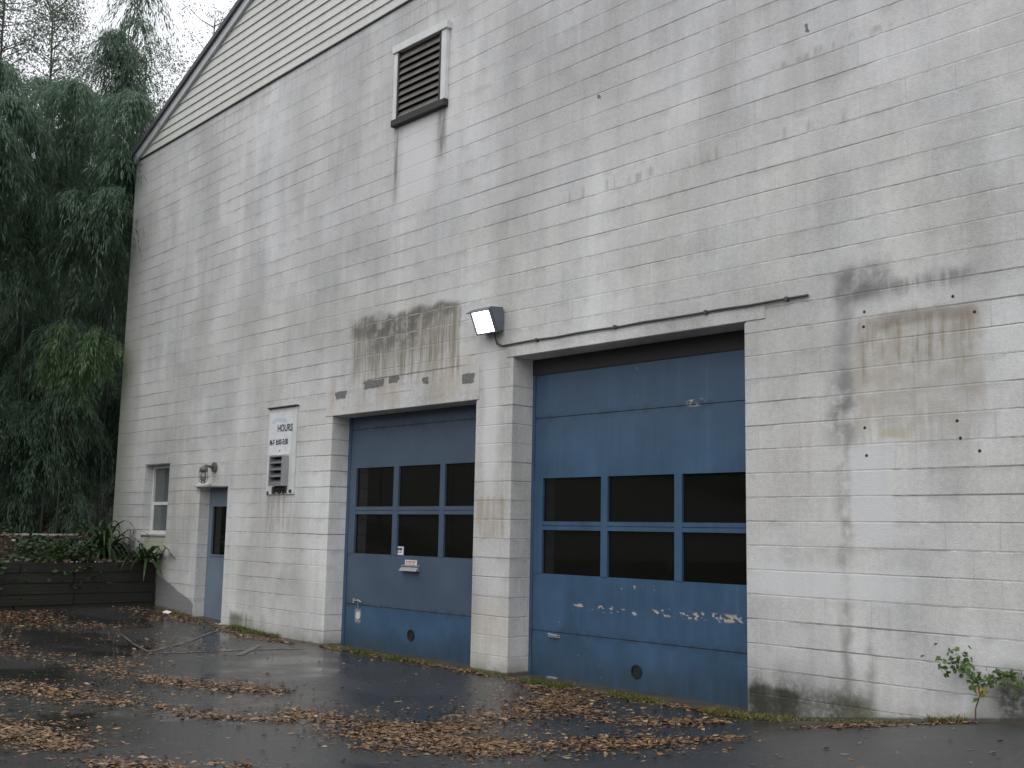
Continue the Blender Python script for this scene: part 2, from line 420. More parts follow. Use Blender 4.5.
def soil_mat():
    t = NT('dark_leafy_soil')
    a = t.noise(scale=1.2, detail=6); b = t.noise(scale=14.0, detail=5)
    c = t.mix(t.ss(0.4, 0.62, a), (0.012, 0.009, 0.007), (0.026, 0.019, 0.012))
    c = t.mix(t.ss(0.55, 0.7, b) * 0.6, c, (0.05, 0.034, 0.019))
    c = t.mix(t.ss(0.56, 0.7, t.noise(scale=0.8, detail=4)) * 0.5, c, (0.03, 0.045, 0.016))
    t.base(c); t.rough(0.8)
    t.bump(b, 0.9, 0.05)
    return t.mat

def timber_mat():
    t = NT('mossy_timber')
    g = t.noise(t.vec(t.x * 30, t.y * 1.2, t.z * 26), 1.0, 4)
    a = t.noise(scale=1.7, detail=5)
    c = t.mix(g, (0.008, 0.007, 0.006), (0.020, 0.017, 0.013))
    c = t.mix(t.ss(0.45, 0.65, a) * 0.7, c, (0.014, 0.019, 0.008))
    t.base(c); t.rough(0.7); t.bump(g, 0.7, 0.01)
    return t.mat

def siding_mat():
    t = NT('pale_clapboard_paint')
    n = t.noise(t.vec(t.x * 0.8, 0.0, t.z * 1.2), 1.0, 5)
    s = t.noise(t.vec(t.x * 7, 0.0, t.z * 0.4), 1.0, 3)
    f = t.noise(t.vec(t.x * 3, 0.0, t.z * 90), 1.0, 3)
    c = t.scale((0.60, 0.60, 0.56), (n - 0.5) * 0.35 + (s - 0.5) * 0.25 + (f - 0.5) * 0.12 + 1.0)
    rw_ = ((t.z - (t.x + 13.06) * 0.024 - 7.95) / 0.142).floor()
    bj = ((t.x / 3.66 + t.white(t.vec(rw_, 3.0, 1.0))).fract() - 0.5).abs()
    c = t.mix(t.ss(0.0016, 0.0006, bj) * 0.8, c, (0.16, 0.16, 0.14))
    low = t.ss(8.2, 7.95, t.z + (n - 0.5) * 0.2)
    c = t.mix(low * 0.25, c, (0.42, 0.44, 0.30))
    t.base(c); t.rough(0.55); t.bump(f, 0.15, 0.004)
    return t.mat

def line_mat():
    t = NT('worn_line_paint')
    P = t.vec(t.x, t.y, 0.0)
    n = t.noise(P, 9.0, 5); m = t.noise(P, 60.0, 3)
    t.base(t.mix(t.ss(0.46, 0.60, n * 0.6 + m * 0.4), (0.042, 0.041, 0.04), (0.22, 0.21, 0.18)))
    t.rough(0.35); t.bump(m, 0.3, 0.004)
    return t.mat

M = {}
M['wall'] = wall_material('painted_block', 1.0)
M['lintel'] = wall_material('painted_lintel', 0.12)
M['siding'] = siding_mat()
M['trim'] = simple('grey_white_trim', (0.50, 0.51, 0.52), 0.5)
M['roof'] = simple('dark_shingle', (0.10, 0.105, 0.115), 0.8, nscale=14, bump=0.5)
M['blue'] = door_paint('blue_door_paint')
M['blue2'] = door_paint('faded_blue_door_paint', 0.85)
M['bluetrim'] = simple('blue_track_paint', (0.045, 0.088, 0.165), 0.4)
M['glass'] = glass_mat()
M['greypane'] = simple('painted_reflection_pane', (0.13, 0.14, 0.14), 0.12, nscale=2, var=0.4)  # grey of the reflected sky put into the pane colour
M['lampgrey'] = simple('lamp_grey_metal', (0.15, 0.15, 0.145), 0.5, 0.2, nscale=9)
M['entry'] = simple('slate_blue_door', (0.155, 0.20, 0.25), 0.5, nscale=3)
M['white'] = simple('weathered_white', (0.66, 0.66, 0.65), 0.5)
M['dirtywhite'] = simple('dirty_white_pipe', (0.30, 0.30, 0.28), 0.6, var=0.6, nscale=9)
M['dark'] = simple('dark_interior', (0.05, 0.05, 0.048), 0.9)
M['black'] = simple('black_rubber', (0.012, 0.012, 0.013), 0.6)
M['slatm'] = simple('sooty_louvre', (0.13, 0.118, 0.105), 0.55, var=0.7, nscale=5)
M['sill'] = simple('blackened_sill', (0.035, 0.034, 0.034), 0.7)
M['alu'] = simple('grey_metal', (0.36, 0.365, 0.37), 0.45, 0.3, nscale=9)
M['hoodm'] = simple('dull_hood_metal', (0.20, 0.195, 0.20), 0.55, 0.1, nscale=9, var=0.4)
M['bronze'] = simple('dark_lamp_housing', (0.13, 0.15, 0.18), 0.45, 0.2)
M['rust'] = simple('rusty_iron', (0.055, 0.045, 0.038), 0.8, nscale=20, var=0.6)
M['cond'] = simple('dark_conduit', (0.06, 0.06, 0.06), 0.55, nscale=10)
M['ink'] = simple('dark_lettering', (0.045, 0.05, 0.06), 0.6)
M['paleblue'] = simple('faded_blue_lettering', (0.56, 0.63, 0.69), 0.6)
M['red'] = simple('red_print', (0.55, 0.22, 0.19), 0.6)
M['ground'] = asphalt_mat()
M['line'] = line_mat()
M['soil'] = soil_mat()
M['timber'] = timber_mat()
M['bamboo'] = leaf_mat('bamboo_leaf', (0.048, 0.100, 0.060), (0.14, 0.22, 0.14), 0.38, 0.34)
M['bamboo_light'] = leaf_mat('light_bamboo_leaf', (0.10, 0.18, 0.085), (0.20, 0.30, 0.15), 0.45)
M['airy'] = leaf_mat('thin_grey_green_leaf', (0.05, 0.085, 0.05), (0.10, 0.14, 0.085), 0.35)
M['yellow'] = leaf_mat('yellow_autumn_leaf', (0.32, 0.21, 0.04), (0.50, 0.34, 0.07), 0.45)
M['strap'] = leaf_mat('strap_leaf', (0.02, 0.044, 0.017), (0.055, 0.09, 0.034), 0.2, 0.38)
M['cover'] = leaf_mat('ground_cover_leaf', (0.018, 0.036, 0.013), (0.05, 0.085, 0.028), 0.2)
M['vine'] = leaf_mat('weed_leaf', (0.085, 0.15, 0.04), (0.20, 0.29, 0.09), 0.35, 0.45, (0.62, 0.33, 0.03))
M['grass'] = leaf_mat('wall_foot_grass', (0.09, 0.13, 0.03), (0.26, 0.21, 0.08), 0.3, 0.5)
M['culm'] = simple('bamboo_culm', (0.024, 0.027, 0.014), 0.45, nscale=3, var=0.4)
M['bark'] = simple('grey_bark', (0.075, 0.062, 0.05), 0.85, nscale=9, bump=0.6)
M['stem'] = simple('weed_stem', (0.13, 0.075, 0.045), 0.6)
M['litter'] = litter_mat()
M['plastic_blue'] = simple('blue_plastic', (0.10, 0.24, 0.42), 0.4)
M['paper'] = simple('white_paper', (0.72, 0.73, 0.74), 0.7)
lens = NT('lit_lens')
lens.b.inputs['Emission Color'].default_value = (0.93, 0.97, 1.0, 1)
lens.b.inputs['Emission Strength'].default_value = 7.0
lens.base((0.8, 0.8, 0.8))
M['lens'] = lens.mat
gj = NT('jar_glass'); gj.base((0.30, 0.31, 0.29)); gj.rough(0.12); gj.spec(0.6); M['jar'] = gj.mat

# ------------------------------------------------------------------ mesh helpers
class MB:
    def __init__(self): self.v, self.f = [], []
    def add(self, vs, fs):
        o = len(self.v); self.v += [tuple(p) for p in vs]; self.f += [tuple(i + o for i in f) for f in fs]
    def box(self, x0, x1, y0, y1, z0, z1):
        self.add([(x0, y0, z0), (x1, y0, z0), (x1, y1, z0), (x0, y1, z0), (x0, y0, z1), (x1, y0, z1), (x1, y1, z1), (x0, y1, z1)],
                 [(3, 2, 1, 0), (4, 5, 6, 7), (0, 1, 5, 4), (1, 2, 6, 5), (2, 3, 7, 6), (3, 0, 4, 7)])
    def prism(self, prof, axis, a, b):
        # closed profile (list of 2-D points) swept from a to b along axis 'x' or 'y' or 'z'
        n = len(prof)
        def P(p, w): return {'x': (w, p[0], p[1]), 'y': (p[0], w, p[1]), 'z': (p[0], p[1], w)}[axis]
        self.add([P(p, a) for p in prof] + [P(p, b) for p in prof],
                 [tuple(range(n))[::-1], tuple(range(n, 2 * n))] + [(i, (i + 1) % n, n + (i + 1) % n, n + i) for i in range(n)])
    def tube(self, pts, rad, seg=8, cap=True):
        pts = [Vector(p) for p in pts]
        rads = rad if isinstance(rad, (list, tuple)) else [rad] * len(pts)
        rings = []
        for i, p in enumerate(pts):
            d = (pts[min(i + 1, len(pts) - 1)] - pts[max(i - 1, 0)]).normalized()
            a = d.orthogonal().normalized() if i == 0 else (rings[-1][1] - d * rings[-1][1].dot(d)).normalized()
            b = d.cross(a)
            rings.append(([p + (a * math.cos(2 * math.pi * k / seg) + b * math.sin(2 * math.pi * k / seg)) * rads[i] for k in range(seg)], a))
        vs = [q for r, _ in rings for q in r]
        fs = [(i * seg + k, i * seg + (k + 1) % seg, (i + 1) * seg + (k + 1) % seg, (i + 1) * seg + k) for i in range(len(pts) - 1) for k in range(seg)]
        if cap:
            fs += [tuple(range(seg))[::-1], tuple(range((len(pts) - 1) * seg, len(pts) * seg))]
        self.add(vs, fs)
    def build(self, name, mat, parent=None, bevel=0.0, smooth=False):
        me = bpy.data.meshes.new(name)
        me.from_pydata(self.v, [], self.f)
        me.update()
        bm = bmesh.new(); bm.from_mesh(me)
        bmesh.ops.recalc_face_normals(bm, faces=bm.faces)
        if bevel:
            bmesh.ops.remove_doubles(bm, verts=bm.verts, dist=1e-5)
            bmesh.ops.bevel(bm, geom=[e for e in bm.edges if e.is_manifold and e.calc_face_angle(0) > 0.5], offset=bevel, segments=2, affect='EDGES', clamp_overlap=True)
        bm.to_mesh(me); bm.free()
        if smooth:
            for p in me.polygons: p.use_smooth = True
        me.materials.append(M[mat])
        return link(name, me, parent)

def link(name, me, parent=None):
    o = bpy.data.objects.new(name, me)
    COL.objects.link(o)
    if parent is not None:
        o.parent = parent
    return o
def tag(o, label, cat, group=None, kind=None):
    if label: o['label'] = label
    if cat: o['category'] = cat
    if group: o['group'] = group
    if kind: o['kind'] = kind
    return o
def empty(name, loc=(0, 0, 0), rz=0.0):
    o = bpy.data.objects.new(name, None)
    COL.objects.link(o); o.location = loc; o.rotation_euler = (0, 0, rz)
    o.empty_display_size = 0.2
    return o
def copy_tree(o, parent=None):
    c = o.copy(); COL.objects.link(c)
    if parent is not None: c.parent = parent
    for ch in list(o.children): copy_tree(ch, c)
    return c
def quads_mesh(name, V4, mat, tint=None, fold=None):
    """V4: (n,4,3) array of quads -> one mesh"""
    n = len(V4)
    me = bpy.data.meshes.new(name)
    me.vertices.add(n * 4)
    me.vertices.foreach_set('co', np.ascontiguousarray(V4, dtype=np.float32).ravel())
    me.loops.add(n * 4)
    me.loops.foreach_set('vertex_index', np.arange(n * 4, dtype=np.int32))
    me.polygons.add(n)
    me.polygons.foreach_set('loop_start', np.arange(0, n * 4, 4, dtype=np.int32))
    me.polygons.foreach_set('loop_total', np.full(n, 4, dtype=np.int32))
    me.update(calc_edges=True)
    if tint is not None:
        a = me.attributes.new('tint', 'FLOAT', 'FACE')
        a.data.foreach_set('value', np.asarray(tint, dtype=np.float32))
    me.materials.append(M[mat])
    return me
def unit(a): return a / np.maximum(np.linalg.norm(a, axis=-1, keepdims=True), 1e-9)
def leaves(rng, base, d, length, width, side=None):
    """diamond leaves from base along d"""
    n = len(base)
    d = unit(d)
    s = unit(np.cross(d, rng.normal(size=(n, 3)) + 1e-6)) if side is None else unit(side)
    L = (length * rng.uniform(0.6, 1.25, n))[:, None]
    W = (width * rng.uniform(0.7, 1.2, n))[:, None] * 0.5
    tip = base + d * L
    midp = base + d * L * 0.42
    nrm = np.cross(d, s)
    bend = nrm * L * 0.05
    tip = tip - np.array([0, 0, 1.0]) * L * 0.12
    return np.stack([base, midp + s * W + bend, tip, midp - s * W + bend], axis=1)
def smooth01(a): a = np.clip(a, 0, 1); return a * a * (3 - 2 * a)

# ------------------------------------------------------------------ ground
def gz(x, y):
    x = np.asarray(x, float); y = np.asarray(y, float)
    p = np.interp(x, [-60, -13, -11.2, -10, -7.6, -6.4, -3, 0, .5, 1.4, 2.3, 3.4, 8, 60], [.3, .25, .212, .127, .024, .012, -.005, -.012, .012, .118, .242, .36, .45, .45])
    f = np.where(x > 0, 1 - smooth01((-y - 0.6) / 4.5), 1.0)
    w = 0.012 * np.sin(x * 1.7 + y * 0.9) * np.sin(y * 1.3 - x * 0.4) * smooth01(-y / 1.5)
    return p * f + w

def grid_mesh(name, xs, ys, zf, keep=None):
    X, Y = np.meshgrid(xs, ys)
    Z = zf(X, Y)
    vs = np.stack([X, Y, Z], -1).reshape(-1, 3)
    nx, ny = len(xs), len(ys)
    fs = []
    for j in range(ny - 1):
        for i in range(nx - 1):
            if keep and not keep((xs[i] + xs[i + 1]) / 2, (ys[j] + ys[j + 1]) / 2): continue
            a = j * nx + i
            fs.append((a, a + 1, a + nx + 1, a + nx))
    me = bpy.data.meshes.new(name)
    me.from_pydata(vs.tolist(), [], fs); me.update()
    for p in me.polygons: p.use_smooth = True
    return me
xs = np.concatenate([[-700, -300, -120, -60, -30, -20, -15], np.arange(-12.5, 6.01, 0.16), [8, 12, 20, 40, 90, 250, 700]])
ys = np.concatenate([[-700, -300, -120, -60, -30, -18, -12], np.arange(-9, 0.61, 0.16), [3, 8, 16, 40, 90, 250, 700]])
me = grid_mesh('asphalt_lot', xs, ys, gz); me.materials.append(M['ground'])
tag(link('asphalt_lot', me), 'wet dark asphalt lot with puddles in front of the garage', 'ground', kind='structure')

def bz(x, y):
    x = np.asarray(x, float); y = np.asarray(y, float)
    d = -11.22 - x
    z = 0.84 + 0.15 * np.clip(d, 0, 6) + 0.27 * np.clip(d - 6, 0, 60)
    z = z + 0.05 * np.sin(x * 2.1 + y) + 0.05 * np.sin(y * 2.7 - x) + 0.03 * np.sin(x * 5.3) * np.sin(y * 4.7)
    return z
xs = np.concatenate([np.arange(-11.26, -13.06, -0.2), [-13.1], np.arange(-13.4, -20, -0.4), [-24, -30, -38, -48, -62]])[::-1]
ys = np.concatenate([[-40, -28, -20, -15], np.arange(-11, -0.2, 0.3), [0.0], np.arange(0.4, 8, 0.4), [11, 15, 22, 30, 45]])
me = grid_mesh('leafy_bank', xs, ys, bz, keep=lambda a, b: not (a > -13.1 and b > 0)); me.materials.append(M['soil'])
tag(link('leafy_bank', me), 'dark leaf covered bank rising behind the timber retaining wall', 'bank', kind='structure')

for (a, b, w) in (((-6.76, -2.13), (-8.31, -0.5), .075), ((-6.60, -2.22), (-6.15, -0.45), .07), ((-5.9, -1.45), (-6.72, -0.72), .075), ((-8.4, -1.75), (-6.6, -2.18), .035)):
    a = Vector(a); b = Vector(b); d = (b - a).normalized(); p = Vector((-d.y, d.x)) * w / 2
    mb = MB(); n = 14; vs = []
    for i in range(n + 1):
        q = a.lerp(b, i / n)
        for s in (1, -1):
            r = q + p * s
            vs.append((r.x, r.y, float(gz(r.x, r.y)) + 0.005))
    mb.add(vs, [(2 * i, 2 * i + 1, 2 * i + 3, 2 * i + 2) for i in range(n)])
    tag(mb.build('parking_line', 'line'), None, None, kind='structure')

# ------------------------------------------------------------------ building
X0, X1, DEEP = -13.06, 11.0, 16.0
ZE = 8.0                     # top of the block wall
SL = 0.43                    # roof slope
TILT = 0.024                 # the settled gable line rises slightly to the right
def zl_(x): return ZE - 0.05 + TILT * (x - X0)
XR = (X0 + X1) / 2
ZR = ZE + (XR - X0) * SL
bld = empty('garage_building', (0, 0, 0))
tag(bld, 'tall grey white painted block garage with two blue overhead doors and pale clapboard gable', 'building')
D2 = (-2.96, 0.02, -0.2, 3.335)
D1 = (-6.40, -3.55, -0.2, 2.915)
DE = (-9.93, -9.07, -0.2, 2.05)
WI = (-11.9, -11.0, 1.33, 2.45)
openings = [D2, D1, DE, WI]
def wall_mesh():
    mb = MB()
    xs = sorted({X0, X1, *[o[0] for o in openings], *[o[1] for o in openings]})
    zs = sorted({-0.6, ZE, *[o[2] for o in openings], *[o[3] for o in openings]})
    def inside(x, z): return any(o[0] < x < o[1] and o[2] < z < o[3] for o in openings)
    T = 0.30
    for i in range(len(xs) - 1):
        for j in range(len(zs) - 1):
            if inside((xs[i] + xs[i + 1]) / 2, (zs[j] + zs[j + 1]) / 2): continue
            for y in (0.0, T):
                mb.add([(xs[i], y, zs[j]), (xs[i + 1], y, zs[j]), (xs[i + 1], y, zs[j + 1]), (xs[i], y, zs[j + 1])], [(0, 1, 2, 3) if y == 0 else (3, 2, 1, 0)])
    for (a, b, c, d) in openings:
        mb.add([(a, 0, c), (a, T, c), (a, T, d), (a, 0, d)], [(0, 1, 2, 3)])
        mb.add([(b, 0, c), (b, T, c), (b, T, d), (b, 0, d)], [(3, 2, 1, 0)])
        mb.add([(a, 0, d), (b, 0, d), (b, T, d), (a, T, d)], [(3, 2, 1, 0)])
        mb.add([(a, 0, c), (b, 0, c), (b, T, c), (a, T, c)], [(0, 1, 2, 3)])
    mb.add([(X0, 0, ZE), (X1, 0, ZE), (X1, 0, zl_(X1) + .02)], [(0, 1, 2)])
    # other three sides
    mb.add([(X0, 0, -0.6), (X0, DEEP, -0.6), (X0, DEEP, ZE), (X0, 0, ZE)], [(3, 2, 1, 0)])
    mb.add([(X1, 0, -0.6), (X1, DEEP, -0.6), (X1, DEEP, ZE), (X1, 0, ZE)], [(0, 1, 2, 3)])
    mb.add([(X0, DEEP, -0.6), (X1, DEEP, -0.6), (X1, DEEP, ZE), (XR, DEEP, ZR), (X0, DEEP, ZE)], [(4, 3, 2, 1, 0)])
    me = bpy.data.meshes.new('wall'); me.from_pydata(mb.v, [], mb.f); me.update()
    bm = bmesh.new(); bm.from_mesh(me)
    bmesh.ops.remove_doubles(bm, verts=bm.verts, dist=1e-5)
    # chamfer the worn corners of the openings a little
    ed = []
    for e in bm.edges:
        if len(e.link_faces) == 2 and all(abs(v.co.y) < 1e-4 for v in e.verts) and e.calc_face_angle(0) > 1.0 and abs(e.verts[0].co.x - X0) > .1 and abs(e.verts[0].co.x - X1) > .1:
            ed.append(e)
    bmesh.ops.bevel(bm, geom=ed, offset=0.012, segments=2, affect='EDGES')
    bm.to_mesh(me); bm.free()
    me.materials.append(M['wall'])
    return link('wall', me, bld)
wall_mesh()
# lintels stand a few mm proud
mb = MB(); mb.box(-6.56, -3.50, -0.007, 0.05, 2.918, 3.325); mb.build('lintel', 'lintel', bld, bevel=0.004)
mb = MB(); mb.box(-3.06, 0.24, -0.009, 0.05, 3.338, 3.455); mb.build('lintel', 'lintel', bld, bevel=0.004)
mb = MB(); mb.box(-10.03, -9.42, -0.07, 0.06, 2.055, 2.095); mb.build('drip_cap', 'lintel', bld, bevel=0.008)
mb = MB(); mb.box(-9.95, -8.9, -0.10, 0.28, 0.02, 0.088); mb.build('door_step', 'lintel', bld, bevel=0.01)

# clapboard gable
mb = MB()
E = 0.142
z = ZE
while z < ZR - 0.02:
    zt = min(z + E, ZR)
    xa, xb = X0 + (z - ZE) / SL, X1 - (z - ZE) / SL
    xa2, xb2 = X0 + (zt - ZE) / SL, X1 - (zt - ZE) / SL
    yb, yt = -0.024, -0.004
    k0, k1 = z - ZE, zt - ZE
    def onr(k): return (ZE - 0.05 + k - ZE + X0 * 0 ) / (SL - TILT) + X0          # where the tilted course meets the left rake
    xa, xa2 = max(X0, onr(k0)), max(X0, onr(k1))
    if xa >= xb - .05: break
    xb, xb2 = max(xb, xa + .1), max(xb2, xa2 + .1)
    ns = 10
    for q in range(ns):
        def X(a, b, t): return a + (b - a) * t
        t0, t1 = q / ns, (q + 1) / ns
        pa, pb, qa, qb = X(xa, xb, t0), X(xa, xb, t1), X(xa2, xb2, t0), X(xa2, xb2, t1)
        wv = lambda x: 0.004 * math.sin(x * 1.3 + z * 7.0) 
        mb.add([(pa, yb, zl_(pa) + k0 + wv(pa)), (pb, yb, zl_(pb) + k0 + wv(pb)), (qb, yt, zl_(qb) + k1 + .004), (qa, yt, zl_(qa) + k1 + .004), (pa, yt - 0.001, zl_(pa) + k0 + wv(pa)), (pb, yt - 0.001, zl_(pb) + k0 + wv(pb))], [(0, 1, 2, 3), (4, 5, 1, 0)])
    z += E
mb.add([(X0, 0.02, ZE), (X1, 0.02, ZE), (XR, 0.02, ZR)], [(0, 1, 2)])
me = bpy.data.meshes.new('gable_siding'); me.from_pydata(mb.v, [], mb.f); me.update(); me.materials.append(M['siding'])
link('gable_siding', me, bld)
mb = MB(); mb.add([(x, y, zl_(x) + dz) for x in (X0, X1) for y in (-0.022, -0.001) for dz in (-0.022, -0.004)], [(0, 1, 3, 2), (4, 6, 7, 5), (0, 4, 5, 1), (2, 3, 7, 6), (0, 2, 6, 4), (1, 5, 7, 3)]); mb.build('starter_strip', 'sill', bld)
# rake boards and roof
ca = math.atan(SL)
def rake(side):
    mb = MB()
    xe = X0 if side < 0 else X1
    s = -side
    def P(t, off, y):     # t along the slope from the eave, off = offset perpendicular
        return (xe + s * (t * math.cos(ca) - off * math.sin(ca)), y, ZE + t * math.sin(ca) + off * math.cos(ca))
    Lr = (XR - X0) / math.cos(ca)
    for (o0, o1, y0, y1) in ((-0.115, 0.02, -0.065, 0.01),):
        vs = [P(t, o, y) for t in (-0.04, Lr) for o in (o0, o1) for y in (y0, y1)]
        mb.add(vs, [(0, 1, 3, 2), (4, 6, 7, 5), (0, 4, 5, 1), (2, 3, 7, 6), (0, 2, 6, 4), (1, 5, 7, 3)])
    mb.build('rake_board', 'trim', bld)
    mb = MB()
    vs = [P(t, o, y) for t in (-0.10, Lr) for o in (0.022, 0.10) for y in (-0.11, DEEP + 0.1)]
    mb.add(vs, [(0, 1, 3, 2), (4, 6, 7, 5), (0, 4, 5, 1), (2, 3, 7, 6), (0, 2, 6, 4), (1, 5, 7, 3)])
    mb.build('roof', 'roof', bld)
rake(-1); rake(1)

# dark inside so that the panes look into a room
mb = MB()
mb.box(X0 + 0.3, X1 - 0.3, 6.0, 6.1, -0.3, ZE - 0.2)
mb.build('interior_partition', 'dark', bld)

# overhead doors
def overhead(name, mat, x0, x1, z0, z1, yd, panes_x, panes_z, seams, label):
    """sectional door: flat panels divided by seams, a glazed grid with muntins"""
    mb = MB()
    th = 0.045
    zl, zh = panes_z[0][0] , panes_z[-1][1]
    cuts = [z0] + [s for s in seams if s < zl]
    # solid sections below and above the glazing
    lo = [z0] + [s for s in seams if s < zl] + [zl - 0.0]
    for a, b in zip(lo[:-1], lo[1:]):
        mb.box(x0, x1, yd, yd + th, a + (0.004 if a != z0 else 0), b - (0.004 if b != zl else 0))
    hi = [zh] + [s for s in seams if s > zh] + [z1]
    for a, b in zip(hi[:-1], hi[1:]):
        mb.box(x0, x1, yd, yd + th, a + (0.004 if a != zh else 0), b - (0.004 if b != z1 else 0))
    mb.box(x0 + 0.005, x1 - 0.005, yd + 0.012, yd + 0.03, z0, zl)
    mb.box(x0 + 0.005, x1 - 0.005, yd + 0.012, yd + 0.03, zh, z1)
    # stiles
    px = [x0] + [v for p in panes_x for v in p] + [x1]
    for k in range(0, len(px), 2):
        mb.box(px[k], px[k + 1], yd - 0.006, yd + th, zl, zh)
    # rails between the panes
    for (a, b) in zip([p[1] for p in panes_z[:-1]], [p[0] for p in panes_z[1:]]):
        for p in panes_x:
            mb.box(p[0], p[1], yd - 0.004, yd + th, a, (a + b) / 2 - 0.003)
            mb.box(p[0], p[1], yd - 0.004, yd + th, (a + b) / 2 + 0.003, b)
            mb.box(p[0], p[1], yd + 0.010, yd + 0.03, (a + b) / 2 - 0.003, (a + b) / 2 + 0.003)
    d = mb.build(name, mat, bld)
    d['label'] = label
    for p in panes_x:
        for q in panes_z:
            g = MB(); g.box(p[0], p[1], yd + 0.022, yd + 0.027, q[0], q[1]); g.build('pane', 'glass', d)
    return d
YD2, YD1 = 0.305, 0.275
d2 = overhead('overhead_door', 'blue', -2.915, 0.10, -0.045, 3.5, YD2,
              [(-2.785, -1.945), (-1.855, -1.005), (-0.915, -0.065)], [(1.045, 1.50), (1.59, 2.045)], (0.455, 2.69), 'tall blue overhead door with flaked paint and three by two panes')
d1 = overhead('overhead_door', 'blue2', -6.335, -3.40, 0.0, 3.1, YD1,
              [(-6.20, -5.395), (-5.295, -4.485), (-4.395, -3.585)], [(1.165, 1.66), (1.755, 2.25)], (0.525, 2.75), 'shorter faded blue overhead door with white sticker and mail slot')
def disc(mb, x, y, z, r, th, seg=18):
    ps = [(x + r * math.cos(2 * math.pi * k / seg), z + r * 1.0 * math.sin(2 * math.pi * k / seg)) for k in range(seg)]
    mb.prism(ps, 'y', y, y - th)
def ring(mb, x, y, z, r0, r1, th, seg=20):
    vs = []
    for k in range(seg):
        a = 2 * math.pi * k / seg
        for (r, yy) in ((r0, y), (r0, y - th), (r1, y - th), (r1, y)):
            vs.append((x + r * math.cos(a), yy, z + r * math.sin(a)))
    mb.add(vs, [(4 * k + j, 4 * k + (j + 1) % 4, 4 * ((k + 1) % seg) + (j + 1) % 4, 4 * ((k + 1) % seg) + j) for k in range(seg) for j in range(4)])
for (d, x, y, z) in ((d2, -1.467, YD2, 0.172), (d1, -4.955, YD1, 0.238)):
    mb = MB(); disc(mb, x, y - 0.001, z, 0.052, 0.003); ring(mb, x, y, z, 0.050, 0.066, 0.012)
    mb.build('exhaust_port', 'black', d)
# handles
mb = MB()
mb.box(-2.66, -2.50, YD2 - 0.014, YD2, 0.40, 0.43); mb.tube([(-2.63, YD2 - 0.02, 0.435), (-2.63, YD2 - 0.045, 0.435), (-2.51, YD2 - 0.045, 0.425), (-2.51, YD2 - 0.01, 0.425)], 0.008, 8)
mb.build('handle', 'alu', d2)
mb = MB(); mb.box(-2.66, -2.52, YD2 - 0.035, YD2, -0.02, 0.005); mb.build('lift_plate', 'alu', d2, bevel=0.003)
mb = MB(); mb.box(-6.17, -6.13, YD1 - 0.012, YD1, 0.54, 0.60); mb.tube([(-6.13, YD1 - 0.02, 0.57), (-6.02, YD1 - 0.035, 0.585), (-5.97, YD1 - 0.02, 0.56)], 0.010, 8)
mb.tube([(-6.03, YD1 - 0.03, 0.58), (-6.04, YD1 - 0.012, 0.47)], 0.006, 6)
mb.build('handle', 'alu', d1)
mb = MB(); disc(mb, -6.045, YD1 - 0.001, 0.39, 0.045, 0.008); mb.build('lock_plate', 'white', d1)
mb = MB()
mb.prism([(YD1, 0.985), (YD1 - 0.06, 0.985), (YD1 - 0.055, 0.995), (YD1 - 0.02, 1.035), (YD1, 1.04)], 'x', -5.16, -4.83)
mb.prism([(YD1, 1.042), (YD1 - 0.03, 1.036), (YD1 - 0.035, 1.046), (YD1, 1.055)], 'x', -5.16, -4.82)
mb.build('mail_slot', 'alu', d1)
mb = MB(); mb.box(-5.11, -4.88, YD1 - 0.006, YD1 - 0.001, 1.057, 1.115); tagp = mb.build('slot_tag', 'paper', d1)
mb = MB()
for k, (a, w) in enumerate(((0.012, .03), (0.052, .018), (0.08, .032), (0.125, .02), (0.155, .038))):
    mb.box(-5.10 + a, -5.10 + a + w, YD1 - 0.0085, YD1 - 0.006, 1.085, 1.104)
    mb.box(-5.10 + a, -5.10 + a + w * .8, YD1 - 0.0085, YD1 - 0.006, 1.066, 1.076)
mb.build('slot_print', 'red', d1)
mb = MB(); mb.box(-5.335, -5.18, YD1 + 0.016, YD1 + 0.0215, 1.17, 1.27); mb.build('sticker', 'paper', d1)
mb = MB()
for (a, b, c, e) in ((.02, .06, .055, .085), (.065, .085, .06, .08), (.09, .13, .055, .085), (.03, .125, .03, .037)):
    mb.box(-5.335 + a, -5.335 + b, YD1 + 0.013, YD1 + 0.016, 1.17 + c, 1.17 + e)
mb.build('sticker_print', 'ink', d1)
# side tracks between jamb and door
for (nm, x0, x1, y, zt) in (('door_track', D2[0] + 0.003, D2[0] + 0.043, YD2 - 0.01, D2[3]), ('door_track', D1[0] + 0.003, D1[0] + 0.062, YD1 - 0.01, D1[3])):
    mb = MB(); mb.box(x0, x1, y, y + 0.03, -0.05, zt); o = mb.build(nm, 'bluetrim', bld)
mb = MB(); mb.box(D2[0], D2[1], 0.29, 0.33, 3.16, 3.33) ; mb.build('head_board', 'sill', bld)

